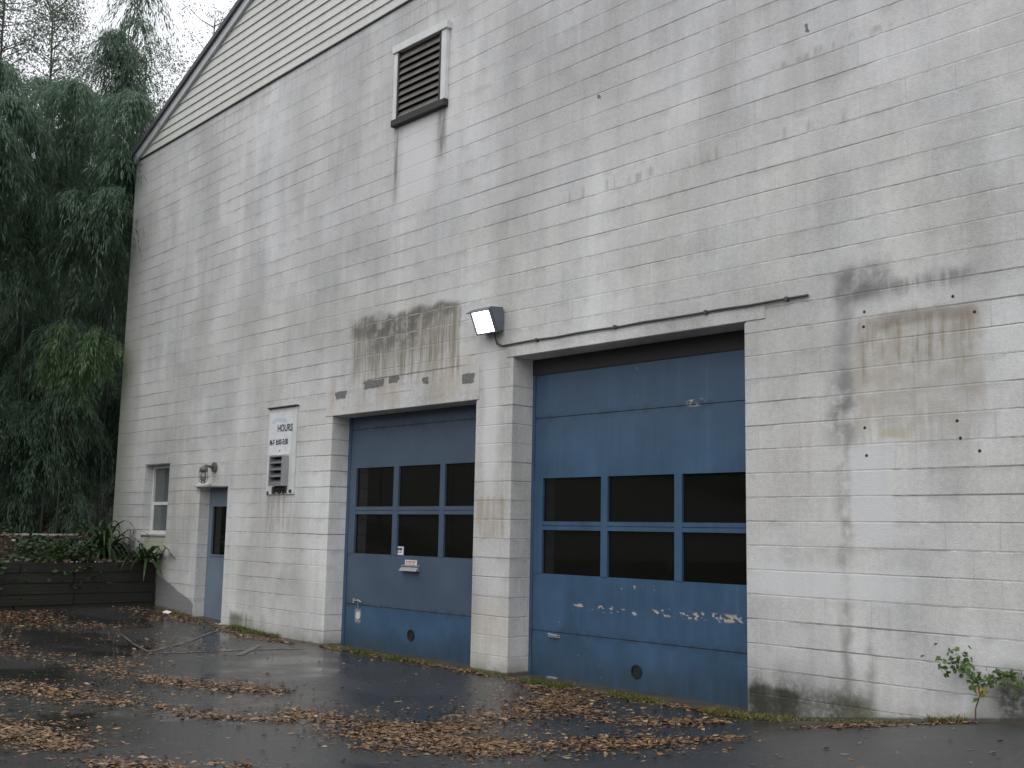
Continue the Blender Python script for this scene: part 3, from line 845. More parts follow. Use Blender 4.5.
# entry door
YE = 0.17
mb = MB()
mb.box(-9.925, -9.80, YE, YE + 0.045, 0.10, 2.045)
mb.box(-9.34, -9.075, YE, YE + 0.045, 0.10, 2.045)
mb.box(-9.80, -9.34, YE, YE + 0.045, 0.10, 1.05)
mb.box(-9.80, -9.34, YE, YE + 0.045, 1.77, 2.045)
ed = mb.build('entry_door', 'entry', bld)
mb = MB(); mb.box(-9.80, -9.34, YE + 0.02, YE + 0.026, 1.05, 1.77); mb.build('pane', 'glass', ed)
mb = MB()
for (a, b, c, d) in ((-9.815, -9.795, 1.03, 1.79), (-9.345, -9.325, 1.03, 1.79), (-9.795, -9.345, 1.03, 1.052), (-9.795, -9.345, 1.768, 1.79)):
    mb.box(a, b, YE - 0.014, YE - 0.001, c, d)
mb.build('lite_frame', 'entry', ed)
mb = MB(); disc(mb, -9.16, YE, 1.0, 0.03, 0.012); mb.tube([(-9.16, YE, 1.0), (-9.16, YE - 0.04, 1.0), (-9.16, YE - 0.065, 1.0)], [0.012, 0.014, 0.028], 10); mb.build('handle', 'alu', ed)
# window
YW = 0.14
wn = MB()
a, b, c, d = WI
for (p, q, r, s) in ((a + .002, a + .05, c + .002, d - .002), (b - .05, b - .002, c + .002, d - .002), (a + .05, b - .05, d - .05, d - .002), (a + .05, b - .05, c + .002, c + .055)):
    wn.box(p, q, YW, YW + 0.08, r, s)
win = wn.build('window', 'white', bld)
mb = MB(); mb.box(a + .05, b - .05, YW + 0.008, YW + 0.05, 1.80, 1.85); mb.box(a + .05, a + .08, YW + 0.01, YW + 0.05, c + .055, 1.80); mb.box(b - .08, b - .05, YW + 0.01, YW + 0.05, c + .055, 1.80); mb.build('sash', 'white', win)
mb = MB(); mb.box(a + .05, b - .05, YW + 0.035, YW + 0.041, 1.85, d - .05); mb.build('pane', 'greypane', win)
mb = MB(); mb.box(a + .08, b - .08, YW + 0.020, YW + 0.026, c + .055, 1.80); mb.build('pane', 'greypane', win)
mb = MB(); mb.box(a + .05, b - .05, YW + 0.07, YW + 0.075, c + .06, d - .06); mb.build('added_blind', 'white', win)  # unseen pale sheet added behind the glass to grey it like reflected sky
mb = MB(); mb.prism([(-0.006, c - 0.05), (0.28, c - 0.05), (0.28, c - 0.003), (-0.006, c - 0.02)], 'x', a + .003, b - .003); mb.build('sill', 'hoodm', win)

# louvred gable vent
vx0, vx1, vz0, vz1 = -5.25, -4.20, 6.53, 7.57
mb = MB()
mb.box(vx0, vx0 + .075, -0.055, 0.0, vz0 + .06, vz1 - .10)
mb.box(vx1 - .095, vx1, -0.055, 0.0, vz0 + .06, vz1 - .10)
mb.box(vx0 - .02, vx1 + .03, -0.075, 0.0, vz1 - .10, vz1)
vent = mb.build('louvre_vent', 'white', bld, bevel=0.004)
mb = MB(); mb.box(vx0 - .012, vx1 + .005, -0.07, 0.0, vz0 - .03, vz0 + .058); mb.build('sill', 'sill', vent, bevel=0.006)
mb = MB(); mb.box(vx0 + .075, vx1 - .095, -0.012, -0.004, vz0 + .06, vz1 - .10); mb.build('backing', 'black', vent)
mb = MB()
mb.box(vx0 + .075, vx0 + .105, -0.050, -0.012, vz0 + .06, vz1 - .10)
mb.build('inner_frame', 'sill', vent)
mb = MB()
mb.box(vx1 - .135, vx1 - .095, -0.050, -0.012, vz0 + .06, vz1 - .10)
mb.build('inner_frame', 'sill', vent)
nl = 9
for k in range(nl):
    zc = vz0 + .075 + (vz1 - .11 - vz0 - .09) * (k + 0.0) / nl
    mb = MB(); mb.prism([(-0.050, zc), (-0.047, zc - 0.006), (-0.014, zc + 0.066), (-0.017, zc + 0.072)], 'x', vx0 + .106, vx1 - .136)
    mb.build('louvre', 'slatm', vent)

# ------------------------------------------------------------------ things fixed to the wall
# hours board
def text_mesh(name, txt, size, loc, mat, parent, sx=1.0):
    cu = bpy.data.curves.new(name, 'FONT'); cu.body = txt; cu.size = size; cu.extrude = 0.0012; cu.align_x = 'CENTER'; cu.offset = 0.0035
    o = bpy.data.objects.new(name, cu); COL.objects.link(o)
    bpy.context.view_layer.update()
    me = bpy.data.meshes.new_from_object(o.evaluated_get(bpy.context.evaluated_depsgraph_get()))
    bpy.data.objects.remove(o)
    me.materials.clear(); me.materials.append(M[mat])
    me.transform(Matrix.Translation(loc) @ Matrix.Rotation(math.pi / 2, 4, 'X') @ Matrix.Diagonal((sx, 1, 1, 1)))
    return link(name, me, parent)
sx0, sx1, sz0, sz1 = -7.955, -7.235, 1.92, 3.105
board = empty('hours_board', ((sx0 + sx1) / 2, 0, sz0))
off = Vector(board.location)
def local(o, par):
    o.data.transform(Matrix.Translation(-Vector(par.location)))
    return o
tag(board, 'tall weathered white sign board lettered HOURS with a pale blue heading', 'sign')
mb = MB(); mb.box(sx0, sx1, -0.022, -0.001, sz0, sz1); local(mb.build('plywood_panel', 'white', board, bevel=0.003), board)
mb = MB(); mb.box(sx0 + .03, sx1 - .11, -0.028, -0.0225, 2.46, sz1 - .07); fp = local(mb.build('face_panel', 'paper', board), board)
mb = MB(); mb.box(sx0 - 0.01, sx1 + 0.02, -0.05, -0.001, sz1 + 0.001, sz1 + 0.022); local(mb.build('top_cleat', 'rust', board, bevel=0.004), board)
local(text_mesh('lettering', 'HOURS', 0.135, (-7.515, -0.0285, 2.78), 'ink', board, 0.86), board)
local(text_mesh('lettering', 'M-F', 0.105, (-7.835, -0.0285, 2.60), 'ink', board, 0.80), board)
local(text_mesh('lettering', '8:00-5:00', 0.105, (-7.575, -0.0285, 2.60), 'ink', board, 0.80), board)
mb = MB()
n = 16
top = [(-7.86 + .40 * i / n, 2.955 + .025 * math.sin(i * .22) + 0.012 * math.sin(i * 1.9)) for i in range(n + 1)]
mb.prism(top + [(x, z - 0.055) for x, z in reversed(top)], 'y', -0.0285, -0.0305)
local(mb.build('faded_heading', 'paleblue', board), board)
mb = MB(); disc(mb, -7.62, -0.0285, 2.515, 0.012, 0.004); local(mb.build('screw', 'rust', board), board)
mb = MB()
rr = random.Random(4)
for k in range(5):
    mb = MB()
    xx = sx0 + .02 + k * .14 + rr.random() * .03; zz = sz0 + rr.random() * .02
    mb.box(xx, xx + .03 + rr.random() * .05, -0.0255, -0.0222, zz, zz + .03 + rr.random() * .08)
    local(mb.build('rotten_edge', 'rust', board), board)

hood = empty('louvred_hood', (-7.55, -0.024, 2.0))
tag(hood, 'small grey metal louvred exhaust hood on the lower half of the hours board', 'vent hood')
hx0, hx1, hz0, hz1, hp = -7.73, -7.385, 2.03, 2.44, -0.125
mb = MB()
mb.box(hx1 - .016, hx1, hp, -0.024, hz0, hz1); mb.box(hx0, hx0 + .016, hp, -0.024, hz0, hz1)
mb.box(hx0 + .016, hx1 - .016, hp, -0.024, hz1 - .016, hz1); mb.box(hx0 + .016, hx1 - .016, hp, -0.024, hz0, hz0 + .02)
local(mb.build('hood_body', 'alu', hood, bevel=0.003), hood)
mb = MB(); mb.box(hx0 + .016, hx1 - .016, -0.034, -0.026, hz0 + .02, hz1 - .016); local(mb.build('backing', 'black', hood), hood)
for k in range(4):
    zc = hz0 + .03 + k * .092
    mb = MB(); mb.prism([(hp + .006, zc), (hp + .010, zc - .005), (-0.045, zc + .052), (-0.049, zc + .058)], 'x', hx0 + .018, hx1 - .018)
    local(mb.build('louvre', 'hoodm', hood), hood)
mb = MB(); mb.box(-7.70, -7.40, -0.05, -0.0235, 1.985, 2.028)
for k in range(5):
    mb.box(-7.72 + k * .07, -7.685 + k * .07, -0.042, -0.0235, 1.935 + .01 * (k % 2), 1.985)
local(mb.build('rusted_bracket', 'rust', hood), hood)

# flood light
fl = empty('flood_light', (-3.33, 0, 3.75))
tag(fl, 'lit white flood light in a dark housing on the pier between the blue doors', 'flood light')
fx0, fx1 = -3.43, -3.11
prof = [(-0.02, 3.64), (-0.105, 3.615), (-0.215, 3.86), (-0.20, 3.885), (-0.02, 3.90)]
mb = MB(); mb.prism(prof, 'x', fx0, fx1)
mb.box(-3.34, -3.18, -0.021, -0.001, 3.68, 3.86)
local(mb.build('housing', 'bronze', fl, bevel=0.008), fl)
def slant(t, o):   # on the lens face: t from bottom to top, o outwards
    y = -0.105 - 0.11 * t; zz = 3.615 + 0.245 * t
    return (y - o * 0.912, zz - o * 0.41)
mb = MB(); p = [slant(.06, .004), slant(.06, .012), slant(.94, .012), slant(.94, .004)]
mb.prism(p, 'x', fx0 + .022, fx1 - .022); local(mb.build('lens', 'lens', fl), fl)
mb = MB()
for (t0, t1, xa, xb) in ((.0, .06, fx0, fx1), (.94, 1.0, fx0, fx1)):
    mb.prism([slant(t0, .002), slant(t0, .022), slant(t1, .022), slant(t1, .002)], 'x', xa, xb)
for (xa, xb) in ((fx0, fx0 + .018), (fx1 - .018, fx1)):
    mb.prism([slant(.06, .002), slant(.06, .022), slant(.94, .022), slant(.94, .002)], 'x', xa, xb)
mb.prism([slant(1.0, -.01), slant(.97, .07), slant(1.0, .075), slant(1.05, -.01)], 'x', fx0 - .004, fx1 + .004)
local(mb.build('lens_frame', 'bronze', fl), fl)

# conduit run
mb = MB()
pts = [(-3.20, -0.06, 3.66), (-3.21, -0.05, 3.58), (-3.20, -0.022, 3.50), (-3.12, -0.018, 3.472), (-2.9, -0.018, 3.474)] + [(-2.9 + 3.57 * k / 12, -0.018 - 0.002 * math.sin(k * 1.9), 3.475 + 0.004 * math.sin(k * 2.3)) for k in range(1, 13)]
mb.tube(pts, 0.0115, 8)
for x in (-2.6, -1.5, -0.4, 0.45):
    mb.box(x, x + .03, -0.034, -0.001, 3.458, 3.492)
tag(mb.build('conduit', 'cond', smooth=False), 'thin dark conduit running along the lintel above the tall blue door', 'conduit')

# jar lamp above the entry door
jl = empty('jar_lamp', (-9.6, 0, 2.2))
tag(jl, 'grey caged jar lamp on a round wall plate above the slate blue entry door', 'wall lamp')
mb = MB(); disc(mb, -9.49, -0.001, 2.345, 0.075, 0.035); local(mb.build('wall_plate', 'lampgrey', jl, bevel=0.004), jl)
mb = MB(); mb.tube([(-9.49, -0.03, 2.345), (-9.49, -0.10, 2.355), (-9.49, -0.16, 2.36), (-9.49, -0.185, 2.335)], 0.022, 10)
mb.tube([(-9.49, -0.185, 2.345), (-9.49, -0.185, 2.325), (-9.49, -0.185, 2.27)], [0.035, 0.06, 0.062], 14); local(mb.build('arm', 'lampgrey', jl, smooth=True), jl)
mb = MB(); mb.tube([(-9.49, -0.185, 2.268), (-9.49, -0.185, 2.20), (-9.49, -0.185, 2.15), (-9.49, -0.185, 2.122)], [0.044, 0.048, 0.042, 0.02], 14); local(mb.build('glass_jar', 'jar', jl, smooth=True), jl)
mb = MB()
for k in range(6):
    a = 2 * math.pi * k / 6
    cx, cy = math.cos(a), math.sin(a)
    mb.tube([(-9.49 + cx * .060, -0.185 + cy * .060, 2.27), (-9.49 + cx * .064, -0.185 + cy * .064, 2.19), (-9.49 + cx * .050, -0.185 + cy * .050, 2.12), (-9.49 + cx * .01, -0.185 + cy * .01, 2.098)], 0.0055, 6)
ringp = [(-9.49 + .0635 * math.cos(2 * math.pi * k / 16), -0.185 + .0635 * math.sin(2 * math.pi * k / 16), 2.19) for k in range(17)]
mb.tube(ringp, 0.005, 6, cap=False)
local(mb.build('cage', 'lampgrey', jl), jl)

# ------------------------------------------------------------------ retaining wall, pipe, litter pieces
rw = empty('retaining_wall', (-11.2, -0.02, 0.2))
tag(rw, 'low dark mossy timber retaining wall meeting the left end of the garage', 'retaining wall')
rr = random.Random(7)
for k in range(5):
    z0 = 0.10 + k * 0.158
    y = -0.012
    while y > -10.5:
        L = min(2.4 + rr.uniform(-.5, .3), 10.6 + y)
        if k % 2 and y == -0.012: L = 1.3
        mb = MB(); j = rr.uniform(-.014, .014)
        mb.box(-11.36 + j, -11.19 + j - k * 0.012, y - L + .006, y, z0, z0 + .157)
        local(mb.build('timber', 'timber', rw, bevel=0.014), rw)
        y -= L
zb = float(bz(-13.6, -0.8))
mb = MB(); mb.tube([(-13.65, -1.62, zb + .06), (-13.55, -1.2, zb + .075), (-13.5, -0.85, zb + .07), (-13.45, -0.42, zb + .08)], 0.028, 8)
tag(mb.build('white_pipe', 'dirtywhite', smooth=True), 'dirty white pipe lying on the dark bank', 'pipe')
mb = MB()
bx, by = -12.75, -0.72
bzv = float(bz(bx, by))
mb.tube([(bx, by, bzv + .0), (bx + .01, by, bzv + .06), (bx + .05, by + .01, bzv + .15), (bx + .06, by + .02, bzv + .17)], [.055, .085, .06, .02], 9)
tag(mb.build('plastic_bag', 'plastic_blue'), 'crumpled pale blue plastic bag on the dark bank', 'bag')
mb = MB()
gx, gy = -10.3, -0.25
g0 = float(gz(gx, gy))
mb.add([(gx - .1, gy - .04, g0 + .012), (gx, gy - .07, g0 + .03), (gx + .11, gy - .02, g0 + .01), (gx + .06, gy + .06, g0 + .035), (gx - .06, gy + .05, g0 + .02), (gx, gy, g0 + .055)], [(0, 1, 5), (1, 2, 5), (2, 3, 5), (3, 4, 5), (4, 0, 5)])
tag(mb.build('paper_scrap', 'paper'), 'crumpled white paper scrap on the asphalt by the entry door', 'litter')

# ------------------------------------------------------------------ bamboo
def bamboo(seed, h, lean, lobes, lobe_r, per, low, mat='bamboo', lw=0.021, ll=0.15, spread=None):
    """arching bamboo: a culm and weeping dome-shaped sprays of narrow leaves"""
    rng = np.random.default_rng(seed)
    root = empty('bamboo')
    n = 15
    ts = np.linspace(0, 1, n)
    ang = rng.uniform(-.25, .25)
    cx = lean * ts ** 2.6
    pts = np.stack([cx * math.cos(ang), cx * math.sin(ang), h * (np.sin(ts * 1.75) / math.sin(1.571)) ** 1.0], -1)
    pts[:, :2] += rng.normal(0, .03, (n, 2)) * ts[:, None]
    mb = MB(); mb.tube([tuple(p) for p in pts], [0.022 * (1 - .8 * t) + .003 for t in ts], 7, cap=False)
    mb.build('culm', 'culm', root, smooth=True)
    quads, tint = [], []
    tl = np.sort(rng.uniform(low, 1.0, lobes))
    tl[-1] = 1.0
    for i, t in enumerate(tl):
        c = np.array([np.interp(t, ts, pts[:, k]) for k in range(3)])
        r = lobe_r * rng.uniform(.65, 1.2)
        az = rng.uniform(0, 2 * math.pi)
        c = c + np.array([math.cos(az), math.sin(az), 0]) * r * rng.uniform(.1, .6) * (1 if t < .97 else 0)
        if spread: c = c + rng.uniform(-1, 1, 3) * np.array(spread)
        ns = max(10, int(per / 15 * (r / lobe_r) ** 2))
        for s in range(ns):         # drooping twigs
            a = rng.uniform(0, 2 * math.pi)
            rr_ = r * math.sqrt(rng.uniform(.05, 1))
            m_ = rng.integers(20, 32)
            q = np.linspace(0.15, 1, m_) + rng.normal(0, .03, m_)
            rad = rr_ * q
            droop = -(q ** 2) * rr_ * rng.uniform(.8, 1.9)
            p = c + np.stack([np.cos(a) * rad, np.sin(a) * rad, droop + .12 * r], -1) + rng.normal(0, .035, (m_, 3))
            d = np.stack([np.cos(a) * np.ones(m_) * .55, np.sin(a) * np.ones(m_) * .55, -1.6 * q], -1) + rng.normal(0, .30, (m_, 3))
            sd_ = np.stack([-np.sin(a) * np.ones(m_), np.cos(a) * np.ones(m_), np.zeros(m_)], -1) + rng.normal(0, .45, (m_, 3))
            quads.append(leaves(rng, p, d, ll, lw, sd_))
            tint.append(np.full(m_, rng.uniform(0, 1)) * .6 + rng.uniform(0, .4, m_))
    me = quads_mesh('foliage', np.concatenate(quads), mat, np.concatenate(tint))
    link('foliage', me, root)
    return root
protos = [bamboo(11, 9.6, 2.2, 13, 0.85, 760, .42), bamboo(12, 8.0, 1.8, 12, 0.75, 720, .38), bamboo(13, 6.6, 1.7, 11, 0.72, 700, .34),
          bamboo(14, 5.0, 1.5, 9, 0.66, 640, .28), bamboo(15, 10.8, 2.4, 13, 0.95, 700, .45)]
under = bamboo(17, 3.4, 1.0, 14, 0.8, 700, .05)
light = bamboo(16, 3.35, 0.7, 26, 0.33, 210, .50, 'bamboo_light', .019, .115, (.35, .45, .30))
# (x, y, prototype, scale, facing)
spots = [(-14.6, -1.2, 1, .93, -.5), (-14.2, 0.2, 1, .94, -.35), (-15.0, -2.4, 0, .84, -.3), (-15.6, -0.3, 0, .86, -.4), (-14.8, -3.6, 1, .96, -.2),
         (-14.1, -2.2, 2, .98, -.3), (-13.9, -0.9, 2, .92, -.3), (-14.4, 0.9, 2, 1.05, -.7), (-13.9, -3.7, 2, 1.0, -.1), (-14.0, -5.0, 1, .9, 0),
         (-16.4, 0.9, 0, .90, -.5), (-16.8, -1.5, 0, .86, -.3), (-17.0, -3.6, 4, .80, -.2), (-16.2, 2.2, 0, .80, -.6), (-15.6, 1.7, 1, .9, -.6),
         (-18.2, 0.4, 4, .78, -.4), (-18.3, 1.7, 4, .98, -.5), (-18.4, -2.4, 4, .80, -.3), (-19.8, 3.6, 0, .80, -.6), (-20.4, 1.2, 4, .76, -.4), (-20.0, -0.8, 0, .86, -.3),
         (-17.4, 3.4, 1, .92, -.6), (-18.0, 1.6, 2, 1.1, -.4), (-17.2, -0.4, 3, 1.1, -.4), (-19.2, 0.0, 3, 1.2, -.2), (-17.8, 2.6, 3, 1.1, -.5),
         (-20.8, 2.4, 3, 1.15, -.4), (-21.6, 4.4, 2, 1.1, -.6), (-22.0, 0.4, 2, 1.15, -.3), (-22.4, 2.2, 2, 1.1, -.5), (-22.8, 3.4, 1, 1.0, -.6),
         (-23.6, 5.4, 3, 1.2, -.5), (-24.2, 1.6, 3, 1.2, -.3), (-24.6, 3.6, 3, 1.2, -.5), (-25.2, 4.8, 2, 1.1, -.5), (-26.0, 2.6, 2, 1.1, -.3),
         (-16.2, -5.2, 0, .92, 0), (-18.2, -5.4, 0, 1.0, 0), (-15.2, -6.6, 1, 1.0, .1), (-17.2, -7.4, 0, .95, .1), (-15.0, -8.6, 1, .98, .1), (-20.4, -3.4, 0, .9, -.1)]
used = set()
for i, (x, y, k, s, f) in enumerate(spots):
    o = copy_tree(protos[k]) if k in used else protos[k]
    used.add(k)
    o.location = (x, y, float(bz(x, y)) - .05)
    o.rotation_euler = (0, 0, f + 0.25 * math.sin(i * 2.4))
    o.scale = (s, s, s * (1 + .03 * math.sin(i * 1.7)))
    tag(o, 'dark green weeping bamboo in the dense grove left of the garage', 'bamboo', 'bamboos of the grove on the bank')
for i, (x, y, s, f) in enumerate([(-16.6, -0.2, 1.0, 0), (-15.1, -1.1, .85, .7), (-15.5, 0.35, .9, 1.9), (-15.4, -2.3, .9, 4.1), (-14.9, 0.95, .8, 5.1), (-15.2, -3.3, .9, 2.9), (-14.2, -1.15, .72, .3), (-14.1, -0.35, .70, 3.3), (-14.3, -2.1, .75, 5.2), (-17.6, 1.0, 1.1, 1), (-16.9, -1.6, 1.0, 2), (-18.8, 1.9, 1.2, 3), (-19.6, 0.6, 1.2, 4), (-20.4, 2.9, 1.3, 5), (-21.4, 1.7, 1.3, 0.5), (-22.6, 3.0, 1.4, 1.5), (-23.4, 4.4, 1.4, 2.5), (-24.8, 2.9, 1.5, 3.5), (-17.8, -2.8, 1.1, 4.5), (-19.4, -1.4, 1.2, 5.5), (-21.2, -0.2, 1.3, .2), (-26.4, 4.4, 1.5, 1.2), (-27.5, 3.4, 1.6, 2.2), (-16.4, -3.6, 1.0, 3.2), (-28.5, 5.6, 1.6, 2.8), (-25.6, 6.0, 1.5, 2.2)]):
    o = copy_tree(under) if i else under
    o.location = (x, y, float(bz(x, y)) - .05); o.rotation_euler = (0, 0, f); o.scale = (s, s, s)
    tag(o, 'low bushy bamboo in the dark understory beneath the tall bamboos', 'bamboo', 'low bamboos under the grove')
light.location = (-13.7, -0.72, float(bz(-13.7, -.72)) - .05)
light.rotation_euler = (0, 0, -.1)
tag(light, 'short lighter yellow green bamboo spray hanging beside the far wall corner', 'bamboo')

# ------------------------------------------------------------------ thin trees against the sky
def tree(name, seed, x, y, h, crown_r, nclump, per, mat, label, group=None, base=None, leaf=.11, lw=.055, low=.35):
    rng = np.random.default_rng(seed)
    z0 = float(bz(x, y)) if base is None else base
    root = empty(name, (x, y, z0 - .1))
    mb = MB()
    bend = rng.normal(0, .25, 2)
    tp = [(bend[0] * t * t, bend[1] * t * t, h * t) for t in np.linspace(0, .93, 9)]
    mb.tube(tp, [0.10 * h / 12 * (1 - .88 * t) for t in np.linspace(0, .95, 9)], 8, cap=False)
    cl = []
    for k in range(nclump):
        t = rng.uniform(low, .93)
        p0 = np.array([bend[0] * t * t, bend[1] * t * t, h * t])
        a = rng.uniform(0, 2 * math.pi)
        L = crown_r * rng.uniform(.35, 1.0) * (1.15 - .75 * max(0, (t - .5) * 2))
        p1 = p0 + np.array([math.cos(a) * L, math.sin(a) * L, L * rng.uniform(.35, 1.1)])
        pm = (p0 + p1) / 2 + np.array([0, 0, -.08 * L])
        mb.tube([tuple(p0), tuple(pm), tuple(p1)], [.016 * h / 12, .009 * h / 12, .003], 5, cap=False)
        cl.append((p0 * .25 + p1 * .75, p1, L))
    mb.build('trunk', 'bark', root, smooth=True)
    qs, tt = [], []
    for (pa, pb, L) in cl:
        m_ = per
        f = (rng.uniform(0, 1, m_) ** .7 * 1.2)[:, None]
        p = pa + (pb - pa) * f + rng.normal(0, 1, (m_, 3)) * np.array([.32, .32, .34]) * (.45 + .28 * L)
        d = rng.normal(0, 1, (m_, 3)) + np.array([0, 0, -.5])
        qs.append(leaves(rng, p, d, leaf, lw)); tt.append(rng.uniform(0, .6, m_) + rng.uniform(0, .4))
    link('crown', quads_mesh('crown', np.concatenate(qs), mat, np.concatenate(tt)), root)
    tag(root, label, 'tree', group)
    return root
tree('thin_tree', 31, -24.0, 4.7, 12.4, 1.7, 60, 150, 'airy', 'sparse grey green tree against the white sky, just left of the roof edge', low=.45, leaf=.095, lw=.03)
tree('thin_tree', 32, -26.0, 7.5, 14.6, 1.9, 46, 120, 'airy', 'sparse tree rising behind the sloping roof edge', low=.5, leaf=.095, lw=.03)
tree('thin_tree', 33, -22.5, 0.4, 12.6, 2.2, 80, 150, 'airy', 'tall thin leaved tree above the bamboo at the top left corner', low=.5, leaf=.095, lw=.03)
tree('thin_tree', 34, -25.0, 2.6, 13.2, 2.0, 64, 140, 'airy', 'wispy tree top above the middle of the bamboo grove', low=.55, leaf=.095, lw=.03)
tree('yellow_tree', 35, -27.5, 5.7, 6.0, 1.4, 24, 160, 'yellow', 'yellow leaved small tree glimpsed between bamboo culms beside the wall corner', leaf=.12, lw=.08, low=.3)

# wood across the lot, behind the viewer: it is what the panes mirror
rng = np.random.default_rng(5)
n = 26000
p = np.stack([rng.uniform(-75, 40, n), rng.uniform(-38, -30, n), rng.uniform(0, 1, n) ** .8], -1)
p[:, 2] = p[:, 2] * (6.5 + 1.6 * np.sin(p[:, 0] * .37) + 1.2 * np.sin(p[:, 0] * 1.1 + 2))
link_ = quads_mesh('distant_wood', leaves(rng, p, rng.normal(0, 1, (n, 3)), 1.1, .8), 'bamboo', rng.uniform(0, .6, n))
tag(link('distant_wood', link_), 'dark wood on the far side of the lot', 'wood', kind='stuff')

# ------------------------------------------------------------------ strap-leaved plants and ground cover on the bank
def strap_plant(seed, loc, n, L, w, label, hang=(0, 0)):
    rng = np.random.default_rng(seed)
    mb = MB()
    tint = []
    for k in range(n):
        a = rng.uniform(0, 2 * math.pi); l = L * rng.uniform(.6, 1.15); up = rng.uniform(.55, 1.5)
        dx, dy = math.cos(a) + hang[0], math.sin(a) + hang[1]
        side = np.array([-math.sin(a), math.cos(a), 0]) * w * .5
        ps = []
        m_ = 6
        b0 = np.array([rng.normal(0, .05), rng.normal(0, .05), 0])
        for i in range(m_ + 1):
            t = i / m_
            p = b0 + np.array([dx * l * t * .6, dy * l * t * .6, up * l * .75 * t - .75 * l * t ** 2.4])
            ww = math.sin(math.pi * min(1, .18 + t * .82)) ** .7
            ps += [p + side * ww, p - side * ww]
        mb.add([tuple(q) for q in ps], [(2 * i, 2 * i + 1, 2 * i + 3, 2 * i + 2) for i in range(m_)])
        tint += [rng.uniform(0, 1)] * m_
    me = bpy.data.meshes.new('strap_plant'); me.from_pydata(mb.v, [], mb.f); me.update()
    at = me.attributes.new('tint', 'FLOAT', 'FACE'); at.data.foreach_set('value', np.array(tint, np.float32))
    me.materials.append(M['strap'])
    o = link('strap_plant', me); o.location = loc
    tag(o, label, 'plant', 'strap leaved plants at the retaining wall')
    return o
strap_plant(1, (-12.2, -.5, float(bz(-12.2, -.5))), 120, 1.35, .05, 'big strap leaved clump on the bank in front of the far wall window')
strap_plant(2, (-11.25, -.22, .87), 46, .85, .05, 'strap leaved plant hanging over the end of the timber wall', (.75, 0))
strap_plant(3, (-11.8, -1.05, float(bz(-11.8, -1.05))), 50, .8, .045, 'low strap leaved tuft on the bank left of the big clump')
rng = np.random.default_rng(9)
n = 16000
p = np.stack([-11.12 - 4.4 * rng.uniform(0, 1, n) ** 1.6, rng.uniform(-7, -.05, n), np.zeros(n)], -1)
keep = (np.sin(p[:, 0] * 2.3 + p[:, 1] * 1.7) + np.sin(p[:, 1] * 3.1 - p[:, 0]) + rng.normal(0, .5, n)) > .5
p = p[keep]; n = len(p)
p[:, 2] = bz(p[:, 0], p[:, 1]) + rng.uniform(0, .22, n) - np.where(p[:, 0] > -11.2, rng.uniform(0, .45, n), 0)
d = rng.normal(0, 1, (n, 3)); d[:, 2] = np.abs(d[:, 2]) * .6
tag(link('ground_cover', quads_mesh('ground_cover', leaves(rng, p, d, .10, .055), 'cover', rng.uniform(0, 1, n))), 'dark green ground cover creeping over the bank', 'ground cover', kind='stuff')

# ------------------------------------------------------------------ weed growing at the wall on the right
wd = empty('wall_weed', (1.98, -0.05, float(gz(1.98, -.05))))
tag(wd, 'green weed with one orange leaf growing against the block wall at lower right', 'weed')
mb = MB()
stems = [[(0, 0, 0), (.01, -.01, .10), (.045, -.01, .20), (.03, -.015, .28), (-.02, -.02, .37), (-.10, -.03, .42), (-.16, -.04, .40)],
         [(.045, -.01, .20), (.10, -.02, .27), (.17, -.03, .33), (.26, -.03, .35), (.33, -.04, .31)]]
for s in stems: mb.tube(s, [.006 * (1 - .1 * i) for i in range(len(s))], 6)
mb.build('stem', 'stem', wd)
rng = np.random.default_rng(21)
P = []
for (c, n, r) in (((-.10, -.04, .43), 60, .075), ((-.03, -.03, .37), 30, .05), ((.02, -.03, .29), 26, .04), ((.14, -.03, .31), 26, .045), ((.24, -.04, .345), 30, .045), ((.33, -.04, .32), 18, .04), ((.08, -.04, .24), 20, .04), ((-.18, -.04, .34), 8, .03)):
    n = int(n * 1.05)
    P.append(np.array(c) + rng.normal(0, 1, (n, 3)) * np.array([r, r * .4, r * .8]))
P = np.concatenate(P); n = len(P)
tt = rng.uniform(0, .85, n)
near = np.linalg.norm(P - np.array([.085, -.03, .235]), axis=1) < .035
tt[near] = .99
link('leaves', quads_mesh('leaves', leaves(rng, P, rng.normal(0, 1, (n, 3)) + np.array([0, -.6, -.3]), .043, .034), 'vine', tt), wd)

# ------------------------------------------------------------------ fallen leaves
rng = np.random.default_rng(3)
def scatter(n, fn):
    P = []
    for _ in range(n * 12):
        if len(P) >= n: break
        q = fn()
        if q is not None: P.append(q)
    return P
def seg_patch(pts, w, n, jag=.5):
    """leaves drifted along a polyline of half-width w"""
    pts = np.array(pts); d = np.linalg.norm(np.diff(pts, axis=0), axis=1); cum = np.concatenate([[0], np.cumsum(d)])
    t = rng.uniform(0, cum[-1], n)
    x = np.interp(t, cum, pts[:, 0]); y = np.interp(t, cum, pts[:, 1])
    wl = w * (.45 + .55 * np.abs(np.sin(t * 2.1 + 1)) ) * np.clip(np.minimum(t, cum[-1] - t) / (.25 * cum[-1]) + .25, 0, 1)
    o = rng.normal(0, 1, (n, 2)) * np.where(rng.uniform(0, 1, n) < .3, 1.25, .5)[:, None]
    keep = np.sin(x * 7.1 + y * 3.3) + np.sin(y * 9.7 - x * 4.1 + 1) + .8 * np.sin(x * 17 + y * 13) + rng.normal(0, .7, n) > -.75
    x, y, wl, o = x[keep], y[keep], wl[keep], o[keep]
    return np.stack([x + o[:, 0] * wl * 1.2, y + o[:, 1] * wl], -1)
groups = []
groups.append(seg_patch([(-2.25, -.30), (-1.5, -.55), (-1.2, -1.2), (-1.1, -1.9), (-1.0, -2.5), (-1.1, -3.2)], .42, 9600))
